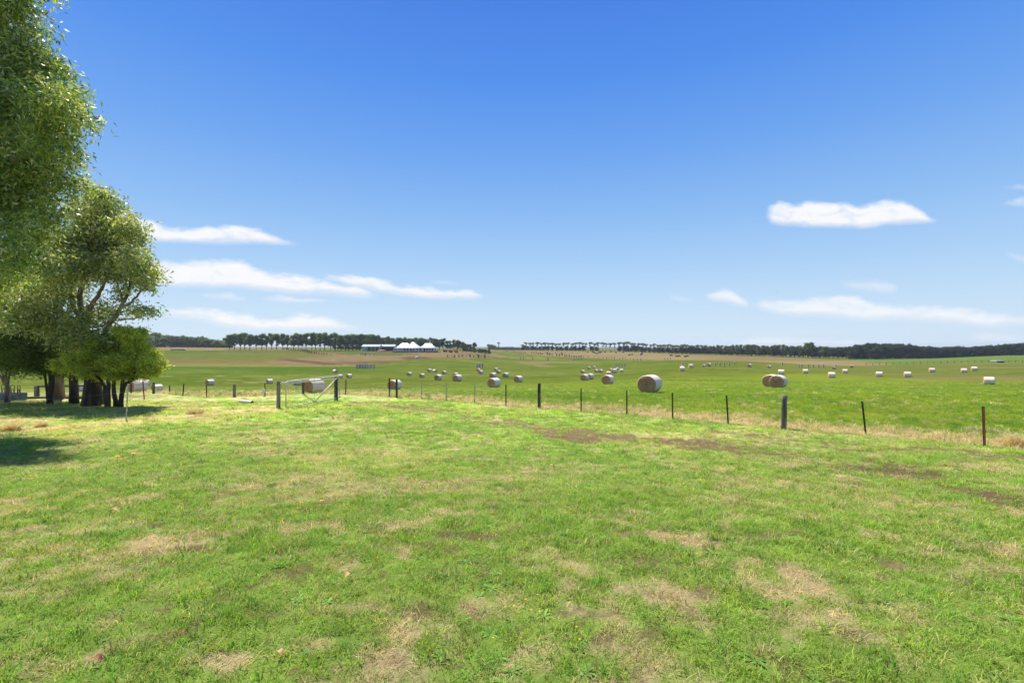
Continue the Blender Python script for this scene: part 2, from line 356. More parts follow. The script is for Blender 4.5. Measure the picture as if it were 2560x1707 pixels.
def ground_color(x, y):
    px, D, py, dry, soil, lush, yel, nf = fields(x, y)
    col = mix3(np.broadcast_to(GREEN_L, x.shape+(3,)), GREEN_D, lush*.6)
    col = mix3(col, GREEN_Y, yel*sstep(5, 14, D)*.75)
    tuft = sstep(.42, .6, fbm(x, y, 5.5, 3, 201))
    col = mix3(col, GREEN_D*.8, tuft*.3)
    col = mix3(col, STRAW*.85, dry*.85)
    col = mix3(col, SOIL, soil)
    under = sstep(1.0, .2, D/10)[..., None]*.35
    # the field past the fence
    fp = fence_py(px); out = sstep(-1.0, 1.5, fp-py)*(D > 9)
    jx = (fbm(x, y, .02, 4, 301)-.5)*60; a = fbm(x*.25, y, .12, 4, 311); b = fbm(x, y, .5, 4, 317); c5 = fbm(x*.3+y*.1, y*1.2, .045, 4, 331)
    fcol = mix3(np.broadcast_to(L3((134,162,54)), x.shape+(3,)), L3((112,148,48)), sstep(.35, .65, a))
    nearf = sstep(30, 22, D)
    fcol = mix3(fcol, L3((150,150,92)), sstep(.5, .8, b)*.5)
    # darker clover-green band in the valley
    dk = sstep(-5, 12, np.interp(px, [0,400,900,1300,1600,1900,2100,2560], [990,985,978,962,952,938,936,946])-py+jx*.15)
    mow = sstep(.45, .7, fbm(x*.08+y*.02, y*.55-x*.06, 1.0, 3, 355))
    fcol = mix3(fcol, L3((98,126,42)), dk)
    fcol = mix3(fcol, L3((130,146,74)), dk*sstep(.42, .72, c5)*.45)
    fcol = mix3(fcol, L3((156,158,92)), mow*.4)
    rows = .5+.5*np.sin((x*.28+y*.96)*1.15+6*fbm(x, y, .02, 2, 357)); fcol = fcol*(1+(.10*(rows-.5)*sstep(40, 70, D)*sstep(320, 200, D))[..., None])
    fcol = mix3(fcol, L3((84,124,40)), .75*sstep(1050, 850, px)*sstep(938, 926, py)*sstep(916, 918, py))
    fcol = mix3(fcol, L3((196,190,140)), dk*sstep(.70, .80, fbm(x*.35, y*.9, .35, 3, 341))*.5*sstep(100, 140, D)*sstep(230, 180, D))
    # left near field is streaked with cut grass
    lf = sstep(900, 500, px)*sstep(915, 945, py)
    fcol = mix3(fcol, L3((152,168,92)), lf*sstep(.45, .7, c5)*.6)
    # right slope: mown, brownish
    rt = sstep(1700, 2150, px)*sstep(2, 14, np.interp(px, [1700,1960,2100,2560], [925,938,946,972])-py+jx*.12)
    fcol = mix3(fcol, L3((126,136,74)), rt*(.35+.65*sstep(.38, .62, c5)))
    fcol = mix3(fcol, L3((160,140,98)), rt*sstep(.55, .75, fbm(x*.3, y, .09, 4, 351))*.8)
    pj = px+jx*.5; qj = py+(fbm(x, y, .03, 3, 371)-.5)*3
    # left hill
    hill = sstep(917.5, 915, py)*sstep(1000, 860, px)
    hc = mix3(np.broadcast_to(L3((112,132,64)), x.shape+(3,)), L3((138,130,78)), sstep(.38, .66, fbm(x*.35, y, .035, 4, 361)))
    hc = mix3(hc, L3((160,148,96)), sstep(903, 915, py)*.8); hc = mix3(hc, L3((92,128,62)), sstep(886, 878, py)*.8)
    fcol = mix3(fcol, hc, hill)
    fcol = mix3(fcol, L3((166,144,108)), sstep(876.5, 875, py)*sstep(900, 700, px))
    # worked earth below the house
    pol = [(660,905),(780,913),(880,911),(960,906),(1060,898),(1180,896),(1262,894),(1262,887),(1180,882),(1150,877.5),(980,877),(860,883),(800,878),(760,880),(840,890),(700,899)]
    dirt = inpoly(pj, qj, pol).astype(float)
    dcol = mix3(np.broadcast_to(L3((122,104,84)), x.shape+(3,)), L3((160,138,108)), sstep(.4, .62, fbm(x*.5, y, .07, 3, 381)+sstep(1000, 1080, px)*.12))
    fcol = mix3(fcol, dcol, dirt)
    fcol = mix3(fcol, L3((98,124,66)), inpoly(pj, qj, [(860,884),(900,880),(1010,883),(1060,885),(1000,888),(930,887)]).astype(float)*.85)
    # pale strips on the rise behind the stacks
    for pl in ([(1240,891),(1340,893),(1440,899),(1300,898)], [(1290,903),(1430,905),(1430,908),(1310,909)], [(1270,903),(1380,913),(1400,917),(1350,917)], [(1400,904),(1530,907),(1440,909)]):
        fcol = mix3(fcol, L3((162,142,106)), inpoly(pj, qj, pl).astype(float)*.7)
    # dry paddock in front of the right windbreak
    pad = [(1180,874),(1225,877),(1310,884),(1400,892),(1500,896),(1580,899.5),(1700,900),(1850,902),(1990,909),(2080,914.5),(2150,914),(2240,911),(2190,905),(2140,902.5),(2060,900),(1980,894),(1850,889),(1720,886.5),(1640,883),(1560,879.5),(1400,877.5),(1290,876)]
    padm = inpoly(px, py, pad).astype(float)
    fcol = mix3(fcol, mix3(np.broadcast_to(L3((156,136,102)), x.shape+(3,)), L3((172,152,116)), sstep(.4, .6, fbm(x*.3, y, .03, 3, 391))), padm)
    # green slope under the right forest, far plains
    fcol = mix3(fcol, L3((116,148,76)), inpoly(px, py, [(2140,903),(2240,911),(2400,907),(2700,905),(2700,870),(2140,870)]).astype(float)*.9)
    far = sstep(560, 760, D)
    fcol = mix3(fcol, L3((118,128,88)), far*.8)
    # dead grass along the fence line
    strip = sstep(0, 5, fp-py+(nf-.4)*8)*sstep(26, 8, fp-py+(b-.5)*26)*sstep(8, 12, D)*sstep(80, 45, D)
    fcol = mix3(fcol, L3((214,190,152)), strip*.9)
    fcol = fcol*np.array([.52, .52, .40]); fcol[..., 0] *= np.where(fcol[..., 1] > fcol[..., 0]*1.2, 1.13, 1.0)
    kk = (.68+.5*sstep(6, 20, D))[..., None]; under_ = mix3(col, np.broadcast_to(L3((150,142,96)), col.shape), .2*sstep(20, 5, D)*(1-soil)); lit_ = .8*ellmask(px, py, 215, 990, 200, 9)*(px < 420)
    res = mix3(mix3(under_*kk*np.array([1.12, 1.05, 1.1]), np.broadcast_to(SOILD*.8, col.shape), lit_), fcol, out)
    res = mix3(res, L3((150,128,98)), (D < 9).astype(float)*dry*.3)
    return res

# ------------------------------------------------------------------ materials
def pmat(name, col=(.5, .5, .5), rough=.7, metal=0.0, spec=.4):
    m = bpy.data.materials.new(name); m.use_nodes = True
    g = NT(m.node_tree); b = m.node_tree.nodes['Principled BSDF']
    b.inputs['Base Color'].default_value = (*col, 1); b.inputs['Roughness'].default_value = rough
    b.inputs['Metallic'].default_value = metal; b.inputs['Specular IOR Level'].default_value = spec
    return m, g, b
def vary(name, c1, c2, scale, rough=.75, bump=.0, bscale=None, stretch=(1, 1, 1), metal=0.0, spec=.3, coord='Object', lo=.35, hi=.65):
    m, g, b = pmat(name, c1, rough, metal, spec)
    tc = g.node('ShaderNodeTexCoord'); mp = g.node('ShaderNodeMapping'); g.l.new(tc.outputs[coord], mp.inputs[0]); mp.inputs['Scale'].default_value = stretch
    n = g.noise(mp.outputs[0], scale, 5, .6)
    g.put(b.inputs['Base Color'], g.mixc(g.ramp(n, lo, hi), c1, c2))
    if bump:
        bp = g.node('ShaderNodeBump'); bp.inputs['Strength'].default_value = bump; bp.inputs['Distance'].default_value = .02
        g.put(bp.inputs['Height'], g.noise(mp.outputs[0], bscale or scale*3, 4, .6)); g.put(b.inputs['Normal'], bp.outputs[0])
    return m
# terrain
GM, g, b = pmat('pasture', (.1, .2, .05), 1.0, 0, 0.0)
at_ = g.node('ShaderNodeAttribute', attribute_name='col'); geo = g.node('ShaderNodeNewGeometry')
mp = g.node('ShaderNodeMapping'); g.l.new(geo.outputs['Position'], mp.inputs[0]); mp.inputs['Scale'].default_value = (1, 1.0, 0)
nA = g.noise(mp.outputs[0], 11.0, 5, .7); nB = g.noise(mp.outputs[0], 1.4, 5, .65); nC = g.noise(mp.outputs[0], .14, 5, .65)
v = g.m('ADD', g.m('MULTIPLY', nA, .5), g.m('ADD', g.m('MULTIPLY', nB, .55), g.m('MULTIPLY', nC, .55)))
v = g.m('MULTIPLY_ADD', v, 1.25, .0)
cc = g.mixc(1.0, at_.outputs['Vector'], g.node('ShaderNodeCombineXYZ').outputs[0], 'MULTIPLY')
comb = [n for n in g.n if n.type == 'COMBXYZ'][-1]
for i in range(3): g.put(comb.inputs[i], v)
g.put(b.inputs['Base Color'], cc)
bp = g.node('ShaderNodeBump'); bp.inputs['Strength'].default_value = .7; bp.inputs['Distance'].default_value = .06
g.put(bp.inputs['Height'], g.m('ADD', nA, nB)); g.put(b.inputs['Normal'], bp.outputs[0])

def leafmat(name, src, rough=.55, transl=.35, spec=.35, jitter=.5, tint=(1, 1, 1)):
    """src: 'INSTANCER' colour for grass, or a pair of colours mixed by the leaf's own 'lv' attribute"""
    m = bpy.data.materials.new(name); m.use_nodes = True; g = NT(m.node_tree); g.n.clear()
    lv = g.node('ShaderNodeAttribute', attribute_name='lv').outputs['Fac']
    if src == 'INSTANCER':
        a = g.node('ShaderNodeAttribute', attribute_name='col'); a.attribute_type = 'INSTANCER'
        base = a.outputs['Vector']
        v = g.m('MULTIPLY_ADD', lv, jitter*2, 1-jitter*.85)
        cb = g.node('ShaderNodeCombineXYZ')
        for i in range(3): g.put(cb.inputs[i], g.m('MULTIPLY', v, tint[i]))
        col = g.mixc(1.0, base, cb.outputs[0], 'MULTIPLY')
    else:
        cr = g.node('ShaderNodeValToRGB'); g.put(cr.inputs[0], lv)
        set_ramp(cr, [(i/(len(src)-1), c) for i, c in enumerate(src)]); col = cr.outputs[0]
    p = g.node('ShaderNodeBsdfPrincipled'); g.put(p.inputs['Base Color'], col); p.inputs['Roughness'].default_value = rough; p.inputs['Specular IOR Level'].default_value = spec
    t = g.node('ShaderNodeBsdfTranslucent'); g.put(t.inputs['Color'], g.mixc(1.0, col, (1.15, 1.15, .55), 'MULTIPLY'))
    mx = g.node('ShaderNodeMixShader'); mx.inputs[0].default_value = transl; g.l.new(p.outputs[0], mx.inputs[1]); g.l.new(t.outputs[0], mx.inputs[2])
    o = g.node('ShaderNodeOutputMaterial'); g.l.new(mx.outputs[0], o.inputs[0])
    return m
M_GRASS = leafmat('grass_blades', 'INSTANCER', .6, .42, .25, .5)

# ------------------------------------------------------------------ terrain mesh (one sheet to the horizon, all round)
def build_terrain():
    th = np.concatenate([np.linspace(-180, -58, 40, endpoint=False), np.linspace(-58, 58, 760, endpoint=False), np.linspace(58, 180, 41)])*math.pi/180
    rr = np.concatenate([[0.02], np.exp(np.linspace(math.log(.5), math.log(5500), 620))])
    T_, Rr = np.meshgrid(th, rr); 
    # rows at equal depth in front of the camera
    sc = 1/np.maximum(np.cos(np.clip(T_, R(-58), R(58))), .3)
    X = Rr*sc*np.sin(T_); Y = Rr*sc*np.cos(T_); Z = H(X, Y)
    n, m = X.shape; V_ = np.stack([X, Y, Z], -1).reshape(-1, 3)
    i = np.arange(n-1)[:, None]*m+np.arange(m-1)[None]; F_ = np.stack([i, i+1, i+m+1, i+m], -1).reshape(-1, 4)[:, ::-1]
    col = ground_color(X, Y).reshape(-1, 3)
    o = np_mesh('ground', V_, F_, GM, attr={'col': col}, smooth=True)
    return tag(o, kind='structure')
build_terrain()

# ------------------------------------------------------------------ grass (uncountable: stuff)
SRC = bpy.data.collections.new('grass_sources')
def blades(n, spread, h, wid, lean, seed, curl=.5, hv=.5):
    r = np.random.default_rng(seed)
    ang = r.uniform(0, 2*np.pi, n); rad = spread*np.sqrt(r.uniform(0, 1, n)); bx = rad*np.cos(ang); by = rad*np.sin(ang)
    hh = h*(1-hv+hv*2*r.uniform(0, 1, n)*.9); d = r.uniform(0, 2*np.pi, n); ln = lean*r.uniform(.1, 1, n)
    dx = np.cos(d); dy = np.sin(d); f = d+r.uniform(-1, 1, n)+np.pi/2; wx = np.cos(f)*wid*r.uniform(.6, 1.3, n); wy = np.sin(f)*wid*r.uniform(.6, 1.3, n)
    o = np.stack([bx, by, np.full(n, -.01)], -1); up = np.stack([dx*ln, dy*ln, np.ones(n)], -1)
    mid = o+up*hh[:, None]*.55; tip = mid+np.stack([dx*(ln+curl), dy*(ln+curl), np.full(n, .8-curl*.3)], -1)*hh[:, None]*.5
    wv = np.stack([wx, wy, np.zeros(n)], -1)
    V_ = np.stack([o-wv/2, o+wv/2, mid+wv*.4, mid-wv*.4, tip], 1).reshape(-1, 3)
    b = np.arange(n)[:, None]*5
    F_ = np.concatenate([np.concatenate([b, b+1, b+2], 1), np.concatenate([b, b+2, b+3], 1), np.concatenate([b+3, b+2, b+4], 1)])
    return V_, F_, np.repeat(r.uniform(0, 1, n), 5)
def rosette(n, ln, wd, seed):
    r = np.random.default_rng(seed); V_ = []; F_ = []; 
    for k in range(n):
        a = 2*math.pi*k/n+r.uniform(-.3, .3); l = ln*r.uniform(.6, 1.1); c, s = math.cos(a), math.sin(a); e = r.uniform(.1, .6)
        b = len(V_)
        for (t, q, zz) in ((0, .15, .0), (.45, 1, e*.5), (.8, .8, e*.6), (1, 0.05, e*.45)):
            for sg in (-1, 1): V_.append((c*l*t-s*wd*q*sg/2, s*l*t+c*wd*q*sg/2, l*zz+.005))
        for i in range(3): F_ += [(b+2*i, b+2*i+1, b+2*i+3), (b+2*i, b+2*i+3, b+2*i+2)]
    V_ = np.array(V_); return V_, np.array(F_), np.repeat(r.uniform(.2, .9, n), 8)
def src(name, data, coll):
    o = np_mesh(name, data[0], data[1], M_GRASS, attr={'lv': data[2]}, link=False); coll.objects.link(o); return o
def scatter(name, label, cat, pts, rot, scl, idx, cols, coll):
    n = len(pts); me = bpy.data.meshes.new(name); me.vertices.add(n); me.vertices.foreach_set('co', pts.astype(np.float32).ravel())
    for an, t, k, av in (('rot', 'FLOAT_VECTOR', 'vector', rot), ('scl', 'FLOAT_VECTOR', 'vector', scl), ('col', 'FLOAT_VECTOR', 'vector', cols), ('idx', 'INT', 'value', idx)):
        a = me.attributes.new(an, t, 'POINT'); a.data.foreach_set(k, av.astype(np.int32 if t == 'INT' else np.float32).ravel())
    o = bpy.data.objects.new(name, me); C.objects.link(o)
    ng = bpy.data.node_groups.new(name+'_nodes', 'GeometryNodeTree')
    ng.interface.new_socket('Geometry', in_out='INPUT', socket_type='NodeSocketGeometry'); ng.interface.new_socket('Geometry', in_out='OUTPUT', socket_type='NodeSocketGeometry')
    N = ng.nodes; L = ng.links; gi = N.new('NodeGroupInput'); go = N.new('NodeGroupOutput')
    ip = N.new('GeometryNodeInstanceOnPoints'); ci = N.new('GeometryNodeCollectionInfo'); ci.inputs['Collection'].default_value = coll
    ci.inputs['Separate Children'].default_value = True; ci.inputs['Reset Children'].default_value = True
    def na(nm, t):
        q = N.new('GeometryNodeInputNamedAttribute'); q.data_type = t; q.inputs['Name'].default_value = nm; return q.outputs['Attribute']
    mp_ = N.new('GeometryNodeMeshToPoints'); L.new(gi.outputs[0], mp_.inputs[0]); L.new(mp_.outputs[0], ip.inputs['Points'])
    L.new(ci.outputs[0], ip.inputs['Instance']); ip.inputs['Pick Instance'].default_value = True
    L.new(na('idx', 'INT'), ip.inputs['Instance Index'])
    er = N.new('FunctionNodeEulerToRotation'); L.new(na('rot', 'FLOAT_VECTOR'), er.inputs[0]); L.new(er.outputs[0], ip.inputs['Rotation'])
    L.new(na('scl', 'FLOAT_VECTOR'), ip.inputs['Scale']); L.new(ip.outputs[0], go.inputs[0])
    md = o.modifiers.new('scatter', 'NODES'); md.node_group = ng
    return tag(o, label, cat, kind='stuff')
def ring_points(d0, d1, dens, side=1.22):
    """uniform random points in the wedge the camera sees (a little wider)"""
    n = int((side*(d1*d1-d0*d0)+6.0*(d1-d0))*dens); D = np.sqrt(rng.uniform(d0*d0, d1*d1, n)); x = rng.uniform(-1, 1, n)*(side*D+3.0)
    k_ = rng.uniform(0, 1, n) < (side+3.0/D)/(side+3.0/d0); x, D = x[k_], D[k_]
    return x, D
GC = bpy.data.collections.new('lawn_sources')
for i in range(4): src('tuft_a%d' % i, blades(38, .08, .042, .0042, 1.0, 100+i, .8), GC)      # 0-3 short lawn
for i in range(3): src('tuft_b%d' % i, blades(20, .06, .072, .0055, .75, 120+i, .7), GC)     # 4-6 lush tuft
for i in range(2): src('tuft_c%d' % i, blades(40, .09, .035, .0032, 1.9, 140+i, 1.2), GC)    # 7-8 flat dead thatch
for i in range(2): src('weed_d%d' % i, rosette(8, .065, .016, 160+i), GC)                    # 9-10 broad-leaved weed
XS, YS, IX, SC = [], [], [], []
for (d0, d1, dens, s) in ((1.2, 4.2, 420, 1.0), (4.2, 7.5, 230, 1.2), (7.5, 12, 110, 1.6), (12, 18, 48, 2.2), (18, 27, 22, 3.0)):
    x, y = ring_points(d0, d1, dens); XS.append(x); YS.append(y); SC.append(np.full(len(x), s))
x = np.concatenate(XS); y = np.concatenate(YS); s = np.concatenate(SC)
px, D, py, dry, soil, lush, yel, nf = fields(x, y)
inside = py > fence_py(px)-2
keep = inside & (rng.uniform(0, 1, len(x)) > soil*.84)
x, y, s, px, D, py, dry, soil, lush, yel = [q[keep] for q in (x, y, s, px, D, py, dry, soil, lush, yel)]
n = len(x); r1 = rng.uniform(0, 1, n); r2 = rng.uniform(0, 1, n)
idx = rng.integers(0, 4, n); tall = (r1 < .07+.22*lush) & (dry < .5); idx[tall] = rng.integers(4, 7, tall.sum())
dead = r2 < dry*.9; idx[dead] = rng.integers(7, 9, dead.sum())
weed = (rng.uniform(0, 1, n) < .012+.03*(fbm(x, y, .8, 3, 55) > .55)) & ~dead; idx[weed] = rng.integers(9, 11, weed.sum())
cg = mix3(np.broadcast_to(GREEN_L, (n, 3)), GREEN_D, lush*.5); cg = mix3(cg, GREEN_Y, yel*sstep(5, 14, D)*.7)
cg = cg*rng.uniform(.62, 1.32, n)[:, None]; cg[:, 0] *= rng.uniform(.82, 1.3, n)
cs = mix3(np.broadcast_to(STRAW, (n, 3)), DRY, rng.uniform(0, 1, n))*rng.uniform(.75, 1.15, n)[:, None]
col = np.where(dead[:, None], cs, cg); col[weed] = L3((100,136,52))*rng.uniform(.8, 1.3, weed.sum())[:, None]
half = (~dead) & (~weed) & (rng.uniform(0, 1, n) < .20+.5*dry); col[half] = col[half]*.45+cs[half]*.55
col = col*np.array([1.2, 1.17, 1.06])
sc = s*rng.uniform(.65, 1.25, n); pts = np.stack([x, y, H(x, y)-.004], -1)
rot = np.stack([rng.normal(0, .1, n), rng.normal(0, .1, n), rng.uniform(0, 6.28, n)], -1)
zs = np.where(s > 1.5, .8, 1.0)*np.where(s > 2, .8, 1.0)
scatter('lawn_grass', 'short patchy green lawn with dead straw patches', 'grass', pts, rot, np.stack([sc, sc, sc*zs], -1), idx, col, GC)

# taller pasture beyond the fence, dead stalks along the fence line
TC = bpy.data.collections.new('pasture_sources')
for i in range(3): src('tall_a%d' % i, blades(26, .12, .20, .010, .45, 200+i, .5), TC)       # 0-2
for i in range(3): src('stalk_b%d' % i, blades(22, .16, .26, .008, .8, 220+i, .5), TC)       # 3-5 dead stalks
for i in range(2): src('thatch_c%d' % i, blades(40, .22, .09, .010, 2.4, 240+i, 1.0), TC)    # 6-7 flattened straw
XS, YS, SC = [], [], []
for (d0, d1, dens, s) in ((10, 20, 26, .9), (20, 34, 11, 1.15), (34, 55, 4.5, 1.6), (55, 90, 1.3, 2.2)):
    x, y = ring_points(d0, d1, dens); XS.append(x); YS.append(y); SC.append(np.full(len(x), s))
x = np.concatenate(XS); y = np.concatenate(YS); s = np.concatenate(SC)
px, D = pxD(x, y); py = py_of(x, y); dv = fence_py(px)-py
bb = fbm(x, y, .5, 4, 317); nf = fbm(x, y, 1.2, 3, 401); aa = fbm(x*.25, y, .12, 4, 311)
keep = (dv > -1) & (px > 250) & (rng.uniform(0, 1, len(x)) < np.where(D > 34, .55, 1.0))
x, y, s, px, D, py, dv, bb, nf, aa = [q[keep] for q in (x, y, s, px, D, py, dv, bb, nf, aa)]
n = len(x); r = rng.uniform(0, 1, n)
wq = np.interp(px, [1400, 2000, 2560], [1, 1.4, 2.2]); strip = sstep(22, 5, dv/wq+(bb-.5)*34); pdead = np.maximum(strip*.94, .03+.13*sstep(.5, .75, bb))*np.where(px < 1100, .9, 1.0)*np.clip(1.1-D/120, .3, 1)
dead = r < pdead; idx = rng.integers(0, 3, n); idx[dead] = rng.integers(3, 6, dead.sum()); th_ = dead & (rng.uniform(0, 1, n) < .55*sstep(12, 3, dv)); idx[th_] = rng.integers(6, 8, th_.sum())
cg = mix3(np.broadcast_to(L3((126,166,50)), (n, 3)), L3((90,142,48)), sstep(.4, .65, nf))*rng.uniform(.75, 1.25, n)[:, None]
dk = sstep(-5, 12, np.interp(px, [0,400,900,1300,1600,1900,2100,2560], [990,985,978,962,952,938,936,946])-py)
cg = mix3(cg, L3((86,128,46)), dk*.9)
cs = L3((222,200,160))*rng.uniform(.75, 1.2, n)[:, None]
far_ = sstep(28, 50, D)*.6; cs = mix3(cs, L3((170,172,96)), np.maximum(far_, .45*(rng.uniform(0, 1, n) < .45)))
col = np.where(dead[:, None], cs, cg*np.array([1.12, .86, .55]))
s = s*rng.uniform(.6, 1.2, n)*np.where(dead, 1.0, .8)*np.where(th_, .9, 1); hz = np.where(D > 34, .45, .75)*np.where(strip > .3, 1.25, .85)
rot = np.stack([rng.normal(0, .12, n), rng.normal(0, .12, n), rng.uniform(0, 6.28, n)], -1)
scatter('pasture_grass', 'taller green pasture with dead stalks beyond the wire fence', 'grass', np.stack([x, y, H(x, y)-.01], -1), rot, np.stack([s, s, s*hz], -1), idx, col, TC)

# tiny yellow weed flowers, too many to count
FC = bpy.data.collections.new('flower_sources')
def disc(r, n, z):
    V_ = [(0, 0, z*1.1)]+[(r*math.cos(2*math.pi*k/n)*(1 if k % 2 else .75), r*math.sin(2*math.pi*k/n)*(1 if k % 2 else .75), z) for k in range(n)]
    return np.array(V_), np.array([(0, 1+k, 1+(k+1) % n) for k in range(n)]), np.full(n+1, .5)
src('flower_head', disc(.0085, 8, .058), FC)
x, y = ring_points(1.8, 7.5, 110); px, D, py, dry, soil, lush, yel, nf = fields(x, y)
m = 0
for (cx, cy, rx, ry, s_) in [(1040,1530,130,60,.8),(1280,1520,120,50,.8),(1250,1640,200,60,.5),(1150,1400,200,60,.35),(550,1240,260,40,.6),(820,1270,200,60,.4),(420,1400,160,60,.15),(950,1300,200,60,.4),(1350,1360,100,40,.5),(680,1640,200,70,.25),(1900,1640,300,60,.12),(2150,1390,200,50,.2)]:
    m = np.maximum(m, s_*ellmask(px, py, cx, cy, rx, ry))
k = rng.uniform(0, 1, len(x)) < m*.75*sstep(.4, .62, fbm(x, y, 3.0, 3, 63)); x = x[k]; y = y[k]; n = len(x)
col = L3((248,200,14))*rng.uniform(.7, 1.1, n)[:, None]; sc = rng.uniform(.6, 1.3, n)
scatter('weed_flowers', 'scattered tiny yellow weed flowers in the lawn', 'flowers', np.stack([x, y, H(x, y)], -1), np.stack([rng.normal(0, .3, n), rng.normal(0, .3, n), rng.uniform(0, 6, n)], -1), np.stack([sc]*3, -1), np.zeros(n), col, FC)

# ------------------------------------------------------------------ round bales
M_WRAP = vary('net_wrap', lin(222,204,178), lin(234,218,194), 3.0, .6, .25, 40, (1, 1, 6), spec=.3)
M_STRAWP = vary('loose_straw', lin(150,124,84), lin(196,172,128), 14, .9, .6)
M_HAY, g, b = pmat('hay_end', (.2, .15, .08), .95, 0, .1)
tc = g.node('ShaderNodeTexCoord'); sx = g.node('ShaderNodeSeparateXYZ'); g.l.new(tc.outputs['Object'], sx.inputs[0])
rad = g.m('SQRT', g.m('ADD', g.m('POWER', sx.outputs[1], 2.0), g.m('POWER', sx.outputs[2], 2.0)))
ang = g.m('ARCTAN2', sx.outputs[2], sx.outputs[1])
nz = g.noise(tc.outputs['Object'], 9.0, 5, .7)
sp = g.m('SINE', g.m('ADD', g.m('MULTIPLY_ADD', rad, 52.0, ang), g.m('MULTIPLY', nz, 9.0)))
cb = g.node('ShaderNodeCombineXYZ'); g.put(cb.inputs[0], g.m('MULTIPLY', rad, 60.0)); g.put(cb.inputs[1], g.m('MULTIPLY', ang, 5.0))
ns = g.noise(cb.outputs[0], .8, 4, .75)
mixf = g.ramp(g.m('ADD', g.m('MULTIPLY', sp, .13), ns), .3, .72)
g.put(b.inputs['Base Color'], g.mixc(mixf, lin(186,124,82), lin(255,206,150)))
bp = g.node('ShaderNodeBump'); bp.inputs['Strength'].default_value = 1; bp.inputs['Distance'].default_value = .05; g.put(bp.inputs['Height'], mixf); g.put(b.inputs['Normal'], bp.outputs[0])

def bale_meshes(L=1.25, Rr=.66, seed=0, upright=False):
    """axis along X, resting on z=0 with a flattened foot"""
    rr = random.Random(seed); n = 40
    def prof_(a, k=1.0):
        y = Rr*math.cos(a)*k*1.015; z = Rr*math.sin(a)*k
        if z < -Rr*.90: z = -Rr*.90-(z+Rr*.90)*-.25
        return y, z+Rr*.925
    wr = MB(); xs = [-L/2, -L/2+.03, -L/2+.1, -.3, 0, .3, L/2-.1, L/2-.03, L/2]; ks = [.955, .985, 1.0, 1.006, 1.008, 1.005, 1.0, .985, .955]
    b0 = []
    for x_, k in zip(xs, ks):
        for j in range(n):
            a = 2*math.pi*j/n; q = k*(1+.006*math.sin(3*a+seed)+rr.uniform(-.002, .002)); y, z = prof_(a, q); b0.append((x_, y, z))
    fs = [(i*n+j, i*n+(j+1) % n, (i+1)*n+(j+1) % n, (i+1)*n+j) for i in range(len(xs)-1) for j in range(n)]
    wr.add(b0, fs)
    ends = []
    for sg in (-1, 1):
        e = MB(); vs = []; rings = [.955, .93, .8, .62, .45, .3, .16, .06]
        for q, k in enumerate(rings):
            for j in range(n):
                a = 2*math.pi*j/n; kk = k*(1+rr.uniform(-.012, .012)*(q > 0)); y, z = prof_(a, kk)
                bul = (0 if q == 0 else .012+.05*(1-k)+rr.uniform(-.022, .022)); vs.append((sg*(L/2+bul), y, z))
        vs.append((sg*(L/2+.02), 0, Rr*.92)); c = len(vs)-1
        f = [(i*n+j, (i+1)*n+j, (i+1)*n+(j+1) % n, i*n+(j+1) % n) for i in range(len(rings)-1) for j in range(n)]
        f += [((len(rings)-1)*n+j, c, (len(rings)-1)*n+(j+1) % n) for j in range(n)]
        if sg > 0: pass
        else: f = [t[::-1] for t in f]
        e.add(vs, f); 
        # loose wisps
        for _ in range(26):
            a = rr.uniform(0, 6.28); k = rr.uniform(.2, .93); y, z = prof_(a, k); l = rr.uniform(.05, .14); d = rr.uniform(0, 6.28)
            e.box((sg*(L/2+.04), y, z), (rr.uniform(.01, .05), l, .012), rx=d)
        ends.append(e)
    return wr, ends
def make_bale(seed):
    root = empty('round_bale', (0, 0, 0))
    wr, ends = bale_meshes(seed=seed)
    wr.build('net_wrap', M_WRAP, root, smooth=True)
    for e in ends: e.build('hay_end', M_HAY, root)
    return root
def make_small_bale():
    wr, ends = bale_meshes(seed=9); wr.cur = 1
    for e in ends: wr.add(e.v[:40*8+1], [f for f in e.f if max(f) < 40*8+1])
    return wr.build('round_bale', [M_WRAP, M_HAY], None)
B0 = [make_bale(1), make_bale(2)]; BS = make_small_bale(); used = {'a': 0, 's': 0}
